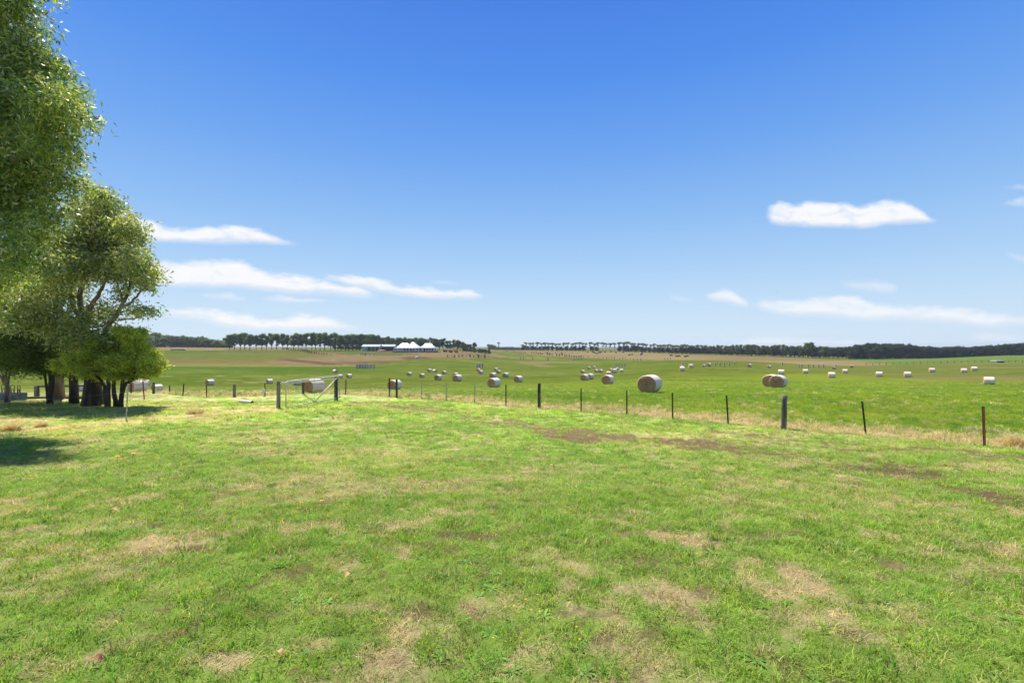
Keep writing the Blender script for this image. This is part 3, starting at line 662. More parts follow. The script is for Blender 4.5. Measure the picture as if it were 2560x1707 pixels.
# px, base py, height px, visible face (L/R/-), angle between axis and line of sight, label
BALES = [
 (1624.6,980,43.6,'L',21,'largest round hay bale, its straw spiral facing left, close behind the fence pickets'),
 (1946,968.7,31.6,'L',15,'front bale of the overlapping pair just left above the thick wooden fence post'),
 (1928,966.5,31,'L',16,'bale mostly hidden behind the front one of the overlapping pair at right'),
 (786,981.3,28,'L',55,'round bale seen through the metal gate with ragged hay on its left end'),
 (744,963.5,14.8,'L',62,'white round bale behind the gate, left one of two end to end'),
 (773,963.2,14.8,'L',62,'white round bale behind the gate, right one of two end to end'),
 (987,974,25,'L',38,'round bale standing directly behind the fence corner post'),
 (1235.4,967.9,23.6,'L',40,'large round bale left of the thick dark wooden post in mid fence'),
 (1519.8,959.8,23.2,'L',26,'round bale with broad straw face just left of the largest bale'),
 (1461.6,950.9,16,'L',30,'front bale of a touching pair left of the broad-faced bale'),
 (1475,948.2,14.6,'L',34,'rear bale of the touching pair left of the broad-faced bale'),
 (1296.2,955,16,'L',40,'lone mid-sized bale right of the large bale by the dark post'),
 (1264.5,943.4,12,'L',42,'bale above and left of the lone mid-sized bale near the dark post'),
 (1232.7,944.6,13,'L',42,'bale directly above the large bale by the dark wooden post'),
 (1143.5,953,17,'L',40,'front bale of an overlapping pair near centre left of the valley'),
 (1139,941.5,10,'L',42,'rear bale peeping over the front bale of the central left pair'),
 (1095.6,950,14.3,'L',40,'single bale between the corner post bale and the central left pair'),
 (1110.3,935.2,8.4,'L',40,'small bale up slope between the single bale and the central left pair'),
 (1086.6,931.2,8,'R',55,'small bale with reddish end to the right, right of a twin in the valley'),
 (1073.7,929.8,8.4,'L',50,'small pale bale, left twin of the small reddish-ended bale'),
 (1055,943.7,10.2,'L',42,'small bale right of and below the one above the corner post bale'),
 (1023.4,939.3,9.3,'L',38,'small bale just up slope to the right of the corner post bale'),
 (873,944.8,10.4,'L',60,'white bale right of the gate above a rusty picket'),
 (850,945.5,9.8,'L',64,'white bale showing just behind the right gate post top'),
 (838,932.7,9.1,'R',40,'bale with reddish end facing right, up slope above the gate post'),
 (674.3,959.5,12,'L',66,'white bale left of the gate beyond a thin picket'),
 (525,962.9,14.6,'L',62,'white bale above a rusty picket in the left paddock'),
 (362.8,964.6,15,'L',62,'upper bale of the cluster right of the green bush'),
 (345,978.8,15,'L',68,'lower left bale of the cluster beside the bush, long white side'),
 (393,978.5,15,'L',64,'lower right bale of the cluster beside the bush behind a grey post'),
 (203,978,14,'L',60,'bale partly hidden behind the tree trunks at left'),
 (1196.6,928,7.2,'L',42,'upper small bale just below the central grey bale stack'),
 (1202,934.8,9.3,'L',42,'lower small bale just below the central grey bale stack'),
 (1239.8,927,7.3,'L',42,'upper small bale of the close pair right of the central grey stack'),
 (1246.4,933.6,8.6,'L',26,'lower small brown bale of the close pair right of the central grey stack'),
 (1457,933.6,8.9,'L',36,'small bale just up slope from the touching pair'),
 (1472,922.3,6.3,'L',40,'tiny distant bale, left one of two above the twin bales'),
 (1485.4,921.4,6,'L',40,'tiny distant bale, right one of two above the twin bales'),
 (1490.7,930.9,8,'L',40,'left bale of the small twin bales in the centre right valley'),
 (1502,932,9,'L',38,'right bale of the small twin bales in the centre right valley'),
 (1521.4,937.3,9.5,'-',80,'side-on bale directly above the broad-faced bale'),
 (1527,927.7,7,'L',44,'leftmost rear bale of the tight group above the broad-faced bale'),
 (1535.4,932.5,11,'L',50,'largest bale of the tight group above the broad-faced bale'),
 (1542,925,6.4,'L',50,'rear right bale peeping out of the tight group above the broad-faced bale'),
 (1553.6,930,7.9,'-',82,'side-on small bale just right of the tight group'),
 (1705.4,927.3,11,'-',84,'white side-on bale of an overlapping pair right of the largest bale'),
 (1703,922.5,9,'L',30,'bale peeping over the white side-on bale right of the largest bale'),
 (1726.8,919.3,9.5,'L',60,'bale next on the right after the overlapping pair up slope'),
 (1759.5,917,5.5,'L',35,'low half-hidden bale left of a brown-faced one on the far slope'),
 (1772.5,916,8.6,'L',26,'brown-faced bale on the far slope left of the grey stacks'),
 (1873.8,917.5,8.2,'L',22,'brown-faced bale on the far slope, right of the grey stacks'),
 (1923,920,7,'L',28,'low brown-faced bale on the far slope above the pair by the wooden post'),
 (1952.9,936.6,13,'-',86,'white side-on bale standing right above the overlapping pair by the post'),
 (2013.5,933.4,10.6,'-',84,'white side-on bale, first to the right of the one above the pair'),
 (2079,944.3,14.3,'-',82,'nearest white bale of the row between the last two wooden posts'),
 (2112.7,932.7,9.9,'-',84,'small white bale just up slope right of the nearest one in the row'),
 (2197.8,941.8,13,'-',86,'white side-on bale in the open slope, left of another alike'),
 (2268.5,942.3,13.3,'L',80,'white bale with a sliver of brown end, right of another alike on the open slope'),
 (2329.7,930.2,10.4,'L',76,'white bale up slope, left of the two close white bales at far right'),
 (2409.8,931.4,10.6,'-',82,'lower bale of the two close white bales at far right'),
 (2435.5,926.8,10.4,'L',78,'upper bale of the two close white bales at far right'),
 (2472.5,960.8,19,'L',84,'large grey-white side-on bale at far right near the rusty picket'),
 (2085,923.3,6.8,'L',12,'small brown end-on bale below the right end of the grey stacks'),
 (2129.7,919.6,6.8,'L',10,'small brown end-on bale at the edge of the dry paddock'),
]
for i, (px_, py_, h_, side, angd, lab) in enumerate(BALES):
    D = depth_of(px_, py_); s_ = np.clip(h_*D/F/1.27, .8, 1.3); pos = at(px_, D)
    los = math.atan2(pos.x, pos.y)                       # azimuth of the line of sight
    # axis direction azimuth: facing the viewer, swung to the left or to the right
    sgn = -1 if side in ('L', '-') else 1
    az = los+math.pi-sgn*R(angd)
    rz = math.atan2(math.cos(az), math.sin(az))          # azimuth -> rotation of the X axis
    big = h_ >= 12
    if big:
        k = used['a']; used['a'] += 1; o = B0[k] if k < 2 else copy_tree(B0[k % 2])
    else:
        k = used['s']; used['s'] += 1; o = BS if k == 0 else copy_tree(BS)
    o.location = (pos.x, pos.y, pos.z-.02); o.rotation_euler = (0, 0, rz); o.scale = (s_, s_*1.08, s_)
    tag(o, lab, 'hay bale', 'round bales lying in the paddock')
# trailing wrap tail on the largest bale is part of the grass line; loose straw heap under it
# ------------------------------------------------------------------ stacks of upright bales standing on end, two high
M_GREYW = vary('weathered_wrap', lin(180,160,138), lin(206,186,162), 2.5, .7, .2, 20)
def upright_bale():
    m_ = MB(); n = 16
    vs = []; zs = [0, .05, .6, 1.12, 1.2]; ks = [.95, 1, 1.01, 1, .93]
    for z_, k in zip(zs, ks):
        for j in range(n): vs.append((.62*k*math.cos(6.2832*j/n), .62*k*math.sin(6.2832*j/n), z_))
    fs = [(i*n+j, i*n+(j+1) % n, (i+1)*n+(j+1) % n, (i+1)*n+j) for i in range(4) for j in range(n)]
    fs += [tuple(range(n))[::-1], tuple(4*n+j for j in range(n))]
    m_.add(vs, fs); return m_.build('stacked_bale', M_GREYW, None)
UB = upright_bale(); ub = 0
ORD = ['first','second','third','fourth','fifth','sixth','seventh','eighth','ninth','tenth','eleventh','twelfth']
STACKS = [  # columns (px list), base, height of two, where
 ([892.5,899.5,906,912.5,919.5,926.5,934.5],921.4,12,'the wide grey stack below the house'),
 ([1193,1199,1206],919.3,11,'the central grey stack in the valley'),
 ([1540,1547.5,1555,1562],917,9.3,'the grey stack above the tight bale group'),
 ([1301,1309],898.7,6.8,'the faint left stack on the middle rise'),
 ([1331],900.4,6,'the faint single column on the middle rise'),
 ([1370],901.8,8,'the faint single column right of the middle rise'),
 ([1435,1446,1453],901,6.6,'the faint stack below the shrub row'),
 ([1583,1593,1602],902,6,'the faint stacks at the left edge of the dry paddock'),
 ([1662,1669,1676],899,5.5,'the faint stacks in front of the grazing cattle'),
 ([1707,1714],912.5,7,'the grey stack behind the white pair of bales'),
 ([1788.6,1800,1811,1823],915,9,'the row of grey stacks on the far right slope'),
 ([1836],911.8,7.2,'the pale column ending the row of grey stacks'),
 ([1955.5],913,7.5,'the single grey column above the bale pair'),
 ([1997,2004,2020,2033,2046,2058],919,8.5,'the long spaced row of grey stacks by the dry paddock'),
 ([2089],918,7,'the last grey column at the right of the dry paddock'),
]
for cols_, base, h2, where in STACKS:
    for ci_, px_ in enumerate(cols_):
        D = depth_of(px_, base); s_ = h2*D/F/2.4; pos = at(px_, D)
        for lv_ in (0, 1):
            o = UB if ub == 0 else UB.copy()
            if ub: C.objects.link(o)
            ub += 1
            o.location = (pos.x, pos.y, pos.z-.02+lv_*1.2*s_); o.scale = (s_*.9, s_*.9, s_); o.rotation_euler = (0, 0, ub*1.7)
            nm = '' if len(cols_) == 1 else ', %s column' % ORD[ci_]
            tag(o, ('%s bale in %s%s' % (['lower', 'upper'][lv_], where, nm)), 'stacked bale', 'grey bales stacked on end two high')

# ------------------------------------------------------------------ fences
M_WOOD = vary('weathered_post', lin(84,78,68), lin(134,126,112), 6, .85, .8, 20, (1, 1, .15))
M_WOODD = vary('dark_post', lin(58,54,46), lin(104,98,82), 8, .85, .8, 22, (1, 1, .15))
M_STEEL = vary('dark_picket', lin(34,34,34), lin(58,54,50), 20, .6, .2, metal=.3)
M_RUST = vary('rusty_picket', lin(92,48,30), lin(128,66,40), 18, .8, .3)
M_GALV = vary('galvanised', lin(150,152,150), lin(182,184,180), 12, .42, .1, metal=.6, spec=.5)
M_WIRE, _, _ = pmat('fence_wire', lin(120,118,110), .6, .3)
M_WHITE = vary('white_plastic', lin(225,225,220), lin(205,205,198), 6, .5)
def wood_post(D, px, py, h, r=.075, lean=(0, 0), mat=None, parent=None, name='wood_post', seed=0):
    rr = random.Random(seed+int(px)); m_ = MB(); p = at(px, D); pts = []; rs = []
    for k in range(9):
        t = k/8; pts.append((p.x+lean[0]*t*h+rr.uniform(-.006, .006), p.y+lean[1]*t*h, p.z-.15+(h+.15)*t)); rs.append(r*(1.06-.1*t+rr.uniform(-.03, .03)))
    m_.tube(pts, rs, 14); o = m_.build(name, mat or M_WOOD, parent, smooth=True)
    return p
def picket(D, px, h, lean=(0, 0), mat=None, parent=None, w_=.038):
    """Y-section star picket"""
    m_ = MB(); p = at(px, D); a0 = px*.7
    sec = []
    for k in range(3):
        a = a0+k*2.0944; d = Vector((math.cos(a), math.sin(a), 0)); q = Vector((-d.y, d.x, 0))
        sec += [d*w_+q*.004, d*w_*.2+q*.007, ]
        sec.insert(len(sec)-2, d*w_-q*.004)
    n = len(sec); vs = []
    for z_ in (-.15, h): vs += [(p.x+s_.x+lean[0]*max(z_, 0), p.y+s_.y+lean[1]*max(z_, 0), p.z+z_) for s_ in sec]
    fs = [(i, (i+1) % n, n+(i+1) % n, n+i) for i in range(n)]+[tuple(range(n, 2*n)), tuple(range(n))[::-1]]
    m_.add(vs, fs); m_.build('star_picket', mat or M_STEEL, parent); return p
def wires(tops, fr, parent, r=.0022, name='wire'):
    for k, f_ in enumerate(fr):
        m_ = MB(); pts = []
        for i in range(len(tops)-1):
            (a, ha, la), (b_, hb, lb) = tops[i], tops[i+1]
            A = Vector((a.x+la*f_*ha, a.y-.03, a.z+ha*f_)); B_ = Vector((b_.x+lb*f_*hb, b_.y-.03, b_.z+hb*f_))
            for q in range(5):
                t = q/5; pt = A.lerp(B_, t); pt.z -= .03*4*t*(1-t); pts.append(pt)
        pts.append(B_); m_.tube(pts, r, 4, cap=False); m_.build(name, M_WIRE, parent)
fr = empty('wire_fence', at(1500, 20), 0, 'plain wire fence of black pickets and wooden posts running right from the corner post', 'fence')
fr.location = (0, 0, 0)
D992 = depth_of(992, 994.5)
tops = []
p = wood_post(D992, 992, 0, 47.5*D992/F, .065, (-.01, 0), M_WOODD, fr); tops.append((p, 47.5*D992/F, 0))
LEAN = {1821: -.07, 2166.7: -.13, 2462.6: -.04, 1682: -.015}
for px_, py_, h_, kind in FENCE:
    D = depth_of(px_, py_); h = h_*D/F; ln = LEAN.get(px_, 0)
    if kind == 1: p = wood_post(D, px_, 0, h, .078 if px_ < 1500 else .085, (.045 if px_ > 1900 else 0, 0), M_WOODD if px_ < 1500 else M_WOOD, fr); ln = .045 if px_ > 1900 else 0
    else: p = picket(D, px_, h, (ln, 0), M_RUST if kind == 2 else (M_GALV if px_ < 1200 else M_STEEL), fr, .030 if kind == 0 else .034)
    tops.append((p, h, ln))
D = 8.7; p = wood_post(D, 2840, 0, 1.15, .08, (0, 0), M_WOOD, fr); tops.append((p, 1.15, 0))
wires(tops, (.93, .70, .42), fr, .0018)
# rear fence, from the corner post to the left behind the gate
fl = empty('wire_fence', (0, 0, 0), 0, 'old wire fence of mixed rusty pickets and grey posts behind the gate', 'fence')
tops = []
for px_, py_, h_, kind, ln in [(-500,984,28,0,0),(-250,984,28,0,0),(-60,984,28,1,0),(150,982,28,0,0),(262,982,27,0,0),(328,983,24,0,0),(384,983,28,1,.02),(424,984,21,0,.02),(457,989,30,0,.10),(517,993,30,2,-.02),(586,992,32,3,0),(662,990.5,33,2,0),(757.7,985.5,34,4,0),(864,986.5,38,2,.03),(973.5,992,47,0,0)]:
    D = depth_of(px_, py_); h = h_*D/F
    if kind in (1, 3, 4): p = wood_post(D, px_, 0, h, .085, (ln, 0), M_WOODD if kind == 4 else M_WOOD, fl)
    else: p = picket(D, px_, h, (ln, 0), M_RUST if kind == 2 else M_STEEL, fl, .04)
    tops.append((p, h, ln))
wires(tops, (.92, .62, .35), fl, .002)
# strut wires at the corner post
# near left yard posts
D = depth_of(314.5, 1049); t = empty('fence_post', (0, 0, 0), 0, 'lone slim grey steel post on the lawn edge below the bush', 'post')
m_ = MB(); p = at(314.5, D); m_.tube([(p.x, p.y, p.z-.2), (p.x+.09, p.y, p.z+88*D/F)], .024, 8); m_.tube([(p.x+.09, p.y, p.z+88*D/F), (p.x+.091, p.y, p.z+88*D/F+.02)], .027, 8); m_.build('shaft', M_GALV, t)
m_ = MB(); q0 = P(314.5+4, 980, D); q1 = P(52, 1001, D+6.0); pts = [q0.lerp(q1, k/12)+Vector((0, 0, -.04*math.sin(math.pi*k/12))) for k in range(13)]
m_.tube(pts, .004, 4); m_.build('wire', M_WIRE, t)
D = depth_of(361.5, 998); t = empty('star_picket', (0, 0, 0), 0, 'leaning rusty brown picket beside the shady base of the bush', 'post')
p = picket(D, 361.5, 45*D/F, (-.09, 0), M_RUST, t, .036)
# ------------------------------------------------------------------ gate
M_GATE = vary('gate_pipe', lin(222,214,192), lin(198,190,168), 5, .5, .1, metal=.15)
GL = depth_of(696, 1021); GR = depth_of(840.4, 1002.5)
pL = at(696, GL); pR = at(840.4, GR)
for (px_, D, hp, r_, mt, lab) in ((696, GL, 68, .088, M_WOOD, 'thick weathered grey post at the left, latch end of the metal gate'), (840.4, GR, 60, .10, M_WOODD, 'thick dark mottled post holding the right, hinge end of the metal gate')):
    t = empty('gate_post', (0, 0, 0), 0, lab, 'gate post'); wood_post(D, px_, 0, hp*D/F, r_, ((.01 if px_ < 700 else -.01), 0), mt, t, 'shaft')
    if px_ > 800:
        m_ = MB(); q = at(px_, D); 
        for zz in (.5, 1.15): m_.tube([(q.x+.10*math.cos(a), q.y+.10*math.sin(a), q.z+zz) for a in np.linspace(0, 6.28, 14)], .006, 4)
        m_.build('wire_tie', M_WIRE, t)
def gp(px, py):
    """point of the gate's plane seen at a pixel"""
    a = Vector((pL.x, pL.y)); b_ = Vector((pR.x, pR.y)); off = Vector((.0, -.16))
    a = a+off; b_ = b_+off; u = (px-CX)/F; d = b_-a
    t_ = (a.x-u*a.y)/(u*d.y-d.x); D = a.y+t_*d.y
    return P(px, py, D)
X_ = lambda x: 680+x/10.69
Y_ = lambda y: 920+y/10.69
gate = empty('farm_gate', (0, 0, 0), 0, 'pale pipe farm gate sagging between two timber posts, with crossed braces', 'gate')
m_ = MB(); tl = [gp(X_(372), Y_(1055)), gp(X_(370), Y_(420)), gp(X_(376), Y_(385)), gp(X_(400), Y_(366)), gp(X_(700), Y_(325)), gp(X_(1130), Y_(272)), gp(X_(1768), Y_(203)), gp(X_(1795), Y_(225)), gp(X_(1795), Y_(785)), gp(X_(1130), Y_(905)), gp(X_(385), Y_(1052))]
m_.tube(tl, .030, 8); m_.build('frame', M_GATE, gate, smooth=True)
for a, b_ in (((385, 402), (1150, 903)), ((1150, 903), (1765, 228))):
    m_ = MB(); A = gp(X_(a[0]), Y_(a[1])); B_ = gp(X_(b_[0]), Y_(b_[1])); A.y -= .03; B_.y -= .03; m_.tube([A, B_], .027, 8); m_.build('brace', M_GATE, gate, smooth=True)
m_ = MB(); m_.tube([gp(X_(1128), Y_(272)), gp(X_(1132), Y_(902))], .012, 6); m_.build('upright', M_GATE, gate)
m_ = MB(); A = gp(X_(222), Y_(408)); B_ = gp(X_(1690), Y_(288)); A.y -= .06; B_.y -= .06; m_.tube([A, B_], .042, 8); m_.build('rail', M_GATE, gate, smooth=True)
for yy in (470, 640):
    m_ = MB(); m_.tube([gp(X_(375), Y_(yy+130)), gp(X_(1790), Y_(yy-40))], .003, 4); m_.build('wire', M_WIRE, gate)
m_ = MB(); 
for (a, b_) in ((1795, 235), (1795, 770)):
    q = gp(X_(a), Y_(b_)); m_.box(q+Vector((.03, .04, 0)), (.1, .12, .05))
m_.build('hinge', M_GALV, gate)
m_ = MB()
for k in range(9):
    q = gp(X_(232-k*2), Y_(412+k*16)); m_.tube([q+Vector((.012*math.cos(a), -.07, .018*math.sin(a))) for a in np.linspace(0, 6.28, 9)], .004, 4)
m_.build('chain', M_GALV, gate)
# white pipe end, insulator box
D = depth_of(618, 1008); p = at(618, D); m_ = MB(); rr_ = .11
t = empty('drain_pipe', (0, 0, 0), 0, 'short white drain pipe end with dark mouth lying in the yard grass', 'pipe')
m_.tube([(p.x-.45, p.y+.1, p.z+.1), (p.x+.32, p.y-.12, p.z+.06)], .095, 14, cap=False); m_.build('pipe', M_WHITE, t, smooth=True)
M_BLK, _, _ = pmat('black', (.012, .012, .012), .9)
m_ = MB(); m_.tube([(p.x+.30, p.y-.10, p.z+.062), (p.x+.325, p.y-.122, p.z+.06)], .088, 14); m_.build('mouth', M_BLK, t)
D = depth_of(659, 990)-.3; p = at(659, D); m_ = MB(); m_.box((p.x, p.y, p.z+.36), (.14, .09, .22)); m_.box((p.x, p.y, p.z+.48), (.16, .11, .03)); m_.tube([(p.x, p.y, p.z-.05), (p.x, p.y, p.z+.26)], .02, 6)
tag(m_.build('meter_box', M_WHITE), 'small white box on a stub beside a rusty picket', 'box')

# ------------------------------------------------------------------ feed trough, headlocks and rail at far left
M_TR = vary('trough_steel', lin(84,96,98), lin(112,124,124), 4, .5, .1, metal=.3)
D = depth_of(26, 1001); p0 = at(-60, D+.4); p1 = at(52, D)
t = empty('feed_trough', (0, 0, 0), 0, 'long grey metal feed trough at the left picture edge under the trees', 'trough')
m_ = MB(); ax = (p1-p0); L_ = ax.length; a = math.atan2(ax.y, ax.x); c = (p0+p1)/2; hh = 17.5*D/F
for off in (-.28, .28):
    m_.box((c.x-math.sin(a)*off, c.y+math.cos(a)*off, c.z+hh/2+.04), (L_, .03, hh), rz=a)
for sg in (-1, 1): m_.box((c.x+math.cos(a)*sg*(L_/2+.017), c.y+math.sin(a)*sg*(L_/2+.017), c.z+hh/2+.04), (.03, .62, hh), rz=a)
m_.box((c.x, c.y, c.z+.09), (L_-.01, .52, .03), rz=a); m_.build('basin', M_TR, t)
m_ = MB(); m_.tube([Vector((c.x-math.cos(a)*L_/2+math.sin(a)*.30, c.y-math.sin(a)*L_/2-math.cos(a)*.30, c.z+hh+.05)), Vector((c.x+math.cos(a)*L_/2+math.sin(a)*.30, c.y+math.sin(a)*L_/2-math.cos(a)*.30, c.z+hh+.05))], .02, 6); m_.build('rim', M_GALV, t)
for k, px_ in enumerate((9, 31.5, 47)):
    Dk = D+.75+k*.05; q = at(px_, Dk); w_ = (5.2 if k < 2 else 3.6)*Dk/F; top = (1001-964-(2 if k else 0))*Dk/F
    m_ = MB()
    for (sc_) in (1.0, .45):
        m_.tube([(q.x-w_*sc_, q.y, q.z-.05)]+[(q.x-w_*sc_*math.cos(u), q.y, q.z+top*(.55+.35*sc_)+w_*sc_*math.sin(u)) for u in np.linspace(0, math.pi, 9)]+[(q.x+w_*sc_, q.y, q.z-.05)], .017, 6, cap=False)
    o = m_.build('feed_hoop', M_STEEL); tag(o, ['leftmost dark arched feeding hoop behind the trough', 'middle dark arched feeding hoop behind the trough', 'narrow right-hand feeding hoop at the end of the trough'][k], 'hoop', 'arched hoops behind the feed trough')
t = empty('rail_fence', (0, 0, 0), 0, 'dark timber rail on stout posts running behind the tree trunks', 'fence')
Da, Db = depth_of(92, 991), depth_of(176, 990)
pa = wood_post(Da, 92, 0, 27*Da/F, .13, (0, 0), M_WOOD, t, 'post'); pb = wood_post(Db, 262, 0, 29*Db/F, .11, (0, 0), M_WOOD, t, 'post')
m_ = MB(); m_.tube([P(90, 965.5, Da), P(170, 964.5, Da+.2), P(262, 962, Db)], .065, 8); m_.build('rail', M_WOODD, t, smooth=True)
m_ = MB(); m_.tube([P(52, 981, Da), P(92, 980.5, Da), P(170, 980, Da+.2)], .01, 5); m_.build('wire', M_WIRE, t)
D = Da-1.0; p0 = at(54, D-1.2); p1 = at(250, D-1.2); m_ = MB(); m_.box(((p0.x+p1.x)/2, p0.y, p0.z+.05), (p1.x-p0.x, .2, .16)); m_.box(((p0.x+p1.x)/2, p0.y+.2, p0.z+.02), (p1.x-p0.x+.3, .12, .1))
tag(m_.build('timber_sleeper', M_WOODD), 'long dark timber edging sleeper on the ground beside the trunks', 'timber')

# ------------------------------------------------------------------ trees
def leaf_mesh(cen, k, spread, ln, wd, r, hang=.8, flat=1.0):
    """k leaves round every centre: (n*k) kite-shaped leaves, hanging"""
    n = len(cen)*k; c = np.repeat(cen, k, 0)+r.normal(0, 1, (n, 3))*spread*np.array([1, 1, .8*flat])
    tn = np.repeat(r.uniform(-.5, .5, len(cen)), k)
    d = r.normal(0, 1, (n, 3)); d[:, 2] = d[:, 2]*.6-hang; d /= np.linalg.norm(d, axis=1)[:, None]
    q = r.normal(0, 1, (n, 3)); w_ = np.cross(d, q); w_ /= np.linalg.norm(w_, axis=1)[:, None]+1e-9
    l = (ln*r.uniform(.6, 1.25, n))[:, None]; ww = (wd*r.uniform(.7, 1.25, n))[:, None]
    cur = np.cross(w_, d)*l*.12
    V_ = np.stack([c, c+d*l*.4+w_*ww*.5+cur, c+d*l, c+d*l*.4-w_*ww*.5+cur], 1).reshape(-1, 3)
    F_ = np.arange(n*4).reshape(-1, 4); lv = np.repeat(np.clip(.5+tn*.7+r.normal(0, .2, n), 0, 1), 4)
    return V_, F_, lv
def blob_centres(c, rad, n, r, shell=.55, flat=.8):
    """spray positions inside an uneven ball, denser towards its skin, with holes"""
    v = r.normal(0, 1, (n, 3)); v /= np.linalg.norm(v, axis=1)[:, None]
    q = r.uniform(shell**3, 1, n)**(1/3); 
    lump = 1+.22*np.sin(3.1*v[:, 0]*2+c[0]*3)+.18*np.sin(4.3*v[:, 1]*2+c[1])+.15*np.sin(5*v[:, 2]+c[2])
    p = v*(q*lump*.88)[:, None]*rad; p[:, 2] *= flat
    return p+np.array(c)
M_BARK = vary('gum_bark', lin(150,132,112), lin(92,76,62), 2.2, .85, .5, 12, (1, 1, .25))
M_BARKP = vary('pale_bark', lin(186,172,152), lin(132,112,94), 1.6, .8, .4, 10, (1, 1, .2))
M_BARKD = vary('dark_bark', lin(86,72,58), lin(48,40,34), 3, .9, .7, 14, (1, 1, .2))
M_BARKR = vary('stringy_bark', lin(98,80,62), lin(50,42,34), 4, .95, 1.0, 16, (1, 1, .12))
LEAF_GUM = leafmat('gum_leaves', [lin(76,104,62), lin(116,144,80), lin(158,174,94), lin(178,184,106), lin(202,194,134), lin(226,226,198)], .42, .42, .45)
LEAF_GUM2 = leafmat('near_gum_leaves', [lin(62,96,54), lin(102,138,68), lin(144,168,74), lin(164,178,84), lin(190,186,104), lin(222,224,190)], .40, .42, .45)
LEAF_DARK = leafmat('dark_needles', [lin(70,86,40), lin(98,116,52), lin(124,140,64)], .6, .4, .2)
LEAF_BUSH = leafmat('bush_leaves', [lin(112,130,48), lin(174,188,70), lin(208,218,90), lin(226,230,118)], .5, .5, .25)
LEAF_FAR = leafmat('far_gum_leaves', [lin(70,92,62), lin(98,120,78), lin(128,146,96), lin(152,166,112)], .7, .4, .2)
LEAF_FAR2 = leafmat('far_dark_leaves', [lin(46,62,46), lin(62,80,56), lin(82,98,68)], .75, .3, .2)
def bez(a, b, sag=0.0, n=7, jit=.0, rr=random):
    out = []
    for i in range(n):
        t = i/(n-1); p = Vector(a).lerp(Vector(b), t); p.z += sag*math.sin(math.pi*t)
        if 0 < i < n-1: p += Vector((rr.uniform(-jit, jit), rr.uniform(-jit, jit), rr.uniform(-jit, jit)))
        out.append(p)
    return out
def big_tree(name, label, trunk, limbs, blobs, leafm, barkm, seed, dens=26, k=16, ln=.17, wd=.042, spread=.16, twigs=5, cat='tree', flat=.85, hang=.8, shell=.5):
    """trunk: list of (point, radius); limbs: list of lists of (point, radius); blobs: (point, radius_m)"""
    r = np.random.default_rng(seed); rr = random.Random(seed); t = empty(name, trunk[0][0], 0, label, cat); o0 = Vector(trunk[0][0])
    m_ = MB(); m_.tube([Vector(p)-o0 for p, _ in trunk], [q for _, q in trunk], 14); m_.build('trunk', barkm, t, smooth=True)
    joints = [(Vector(p), q) for p, q in trunk[len(trunk)//3:]]
    for lb in limbs:
        m_ = MB(); pts = []; rs = []
        for i in range(len(lb)-1):
            seg = bez(lb[i][0], lb[i+1][0], 0, 5, (Vector(lb[i+1][0])-Vector(lb[i][0])).length*.035, rr)
            for j, q in enumerate(seg[:-1]): pts.append(q-o0); rs.append(lb[i][1]*(1-j/4)+lb[i+1][1]*j/4)
        pts.append(Vector(lb[-1][0])-o0); rs.append(lb[-1][1]); m_.tube(pts, rs, 8); m_.build('limb', barkm, t, smooth=True)
        for q, w_ in zip(pts, rs): joints.append((q+o0, w_))
    cen = []; tw = MB()
    for (c, rad) in blobs:
        c = Vector(c); n = max(6, int(dens*rad*rad*4)); bc = blob_centres(tuple(c), rad, n, r, shell, flat); cen.append(bc)
        j = min(joints, key=lambda q: (q[0]-c).length+max(0, q[0].z-c.z)*1.5)
        d_ = (j[0]-c).length; w0 = min(j[1]*.7, .02+.022*rad+.004*d_)
        path = bez(j[0]-o0, c-o0, d_*.06, 6, d_*.04, rr); tw.tube(path, [w0*(1-.6*i/5) for i in range(6)], 6)
        for q in range(int(twigs*rad)+2):
            e = Vector(bc[rr.randrange(len(bc))]); st = path[rr.choice((3, 4, 5))]; tw.tube(bez(st, e-o0, rad*.08, 4, rad*.06, rr), [w0*.38, w0*.28, w0*.18, w0*.09], 4, cap=False)
    tw.build('branches', barkm, t, smooth=True)
    V_, F_, lv = leaf_mesh(np.concatenate(cen), k, spread, ln, wd, r, hang)
    np_mesh('crown', V_-np.array(o0), F_, leafm, t, {'lv': lv})
    return t
def PB(lst, D0, jit=1.0, seed=1):
    rr = random.Random(seed); out = []
    for e in lst:
        D = e[3] if len(e) > 3 else D0+rr.uniform(-jit, jit); out.append((P(e[0], e[1], D), e[2]*D/F))
    return out
def PL(lst): return [(P(x_, y_, D), r_) for x_, y_, D, r_ in lst]
# A: near gum whose trunk stands outside the frame
gA = at(-330, 16.0)
trA = [((gA.x, gA.y, gA.z-.2), .55), ((gA.x+.1, gA.y, gA.z+2), .46), ((gA.x+.5, gA.y, gA.z+5), .40), ((gA.x+1.0, gA.y+.1, gA.z+8.5), .30), ((gA.x+1.3, gA.y+.2, gA.z+12), .2), ((gA.x+1.7, gA.y, gA.z+15), .1)]
lbA = [[(trA[2][0], .24), (P(-120, 480, 16), .15), (P(40, 400, 15.5), .08), (P(110, 330, 15.5), .04)],
       [(trA[3][0], .2), (P(-80, 250, 16), .12), (P(80, 180, 15.5), .05)],
       [(trA[2][0], .2), (P(-120, 620, 16.5), .12), (P(60, 540, 17), .05)],
       [(trA[1][0], .16), (P(-140, 720, 17), .09), (P(20, 660, 17), .04)],
       [(trA[4][0], .14), (P(-60, 60, 16), .08), (P(40, 10, 15.5), .04)]]
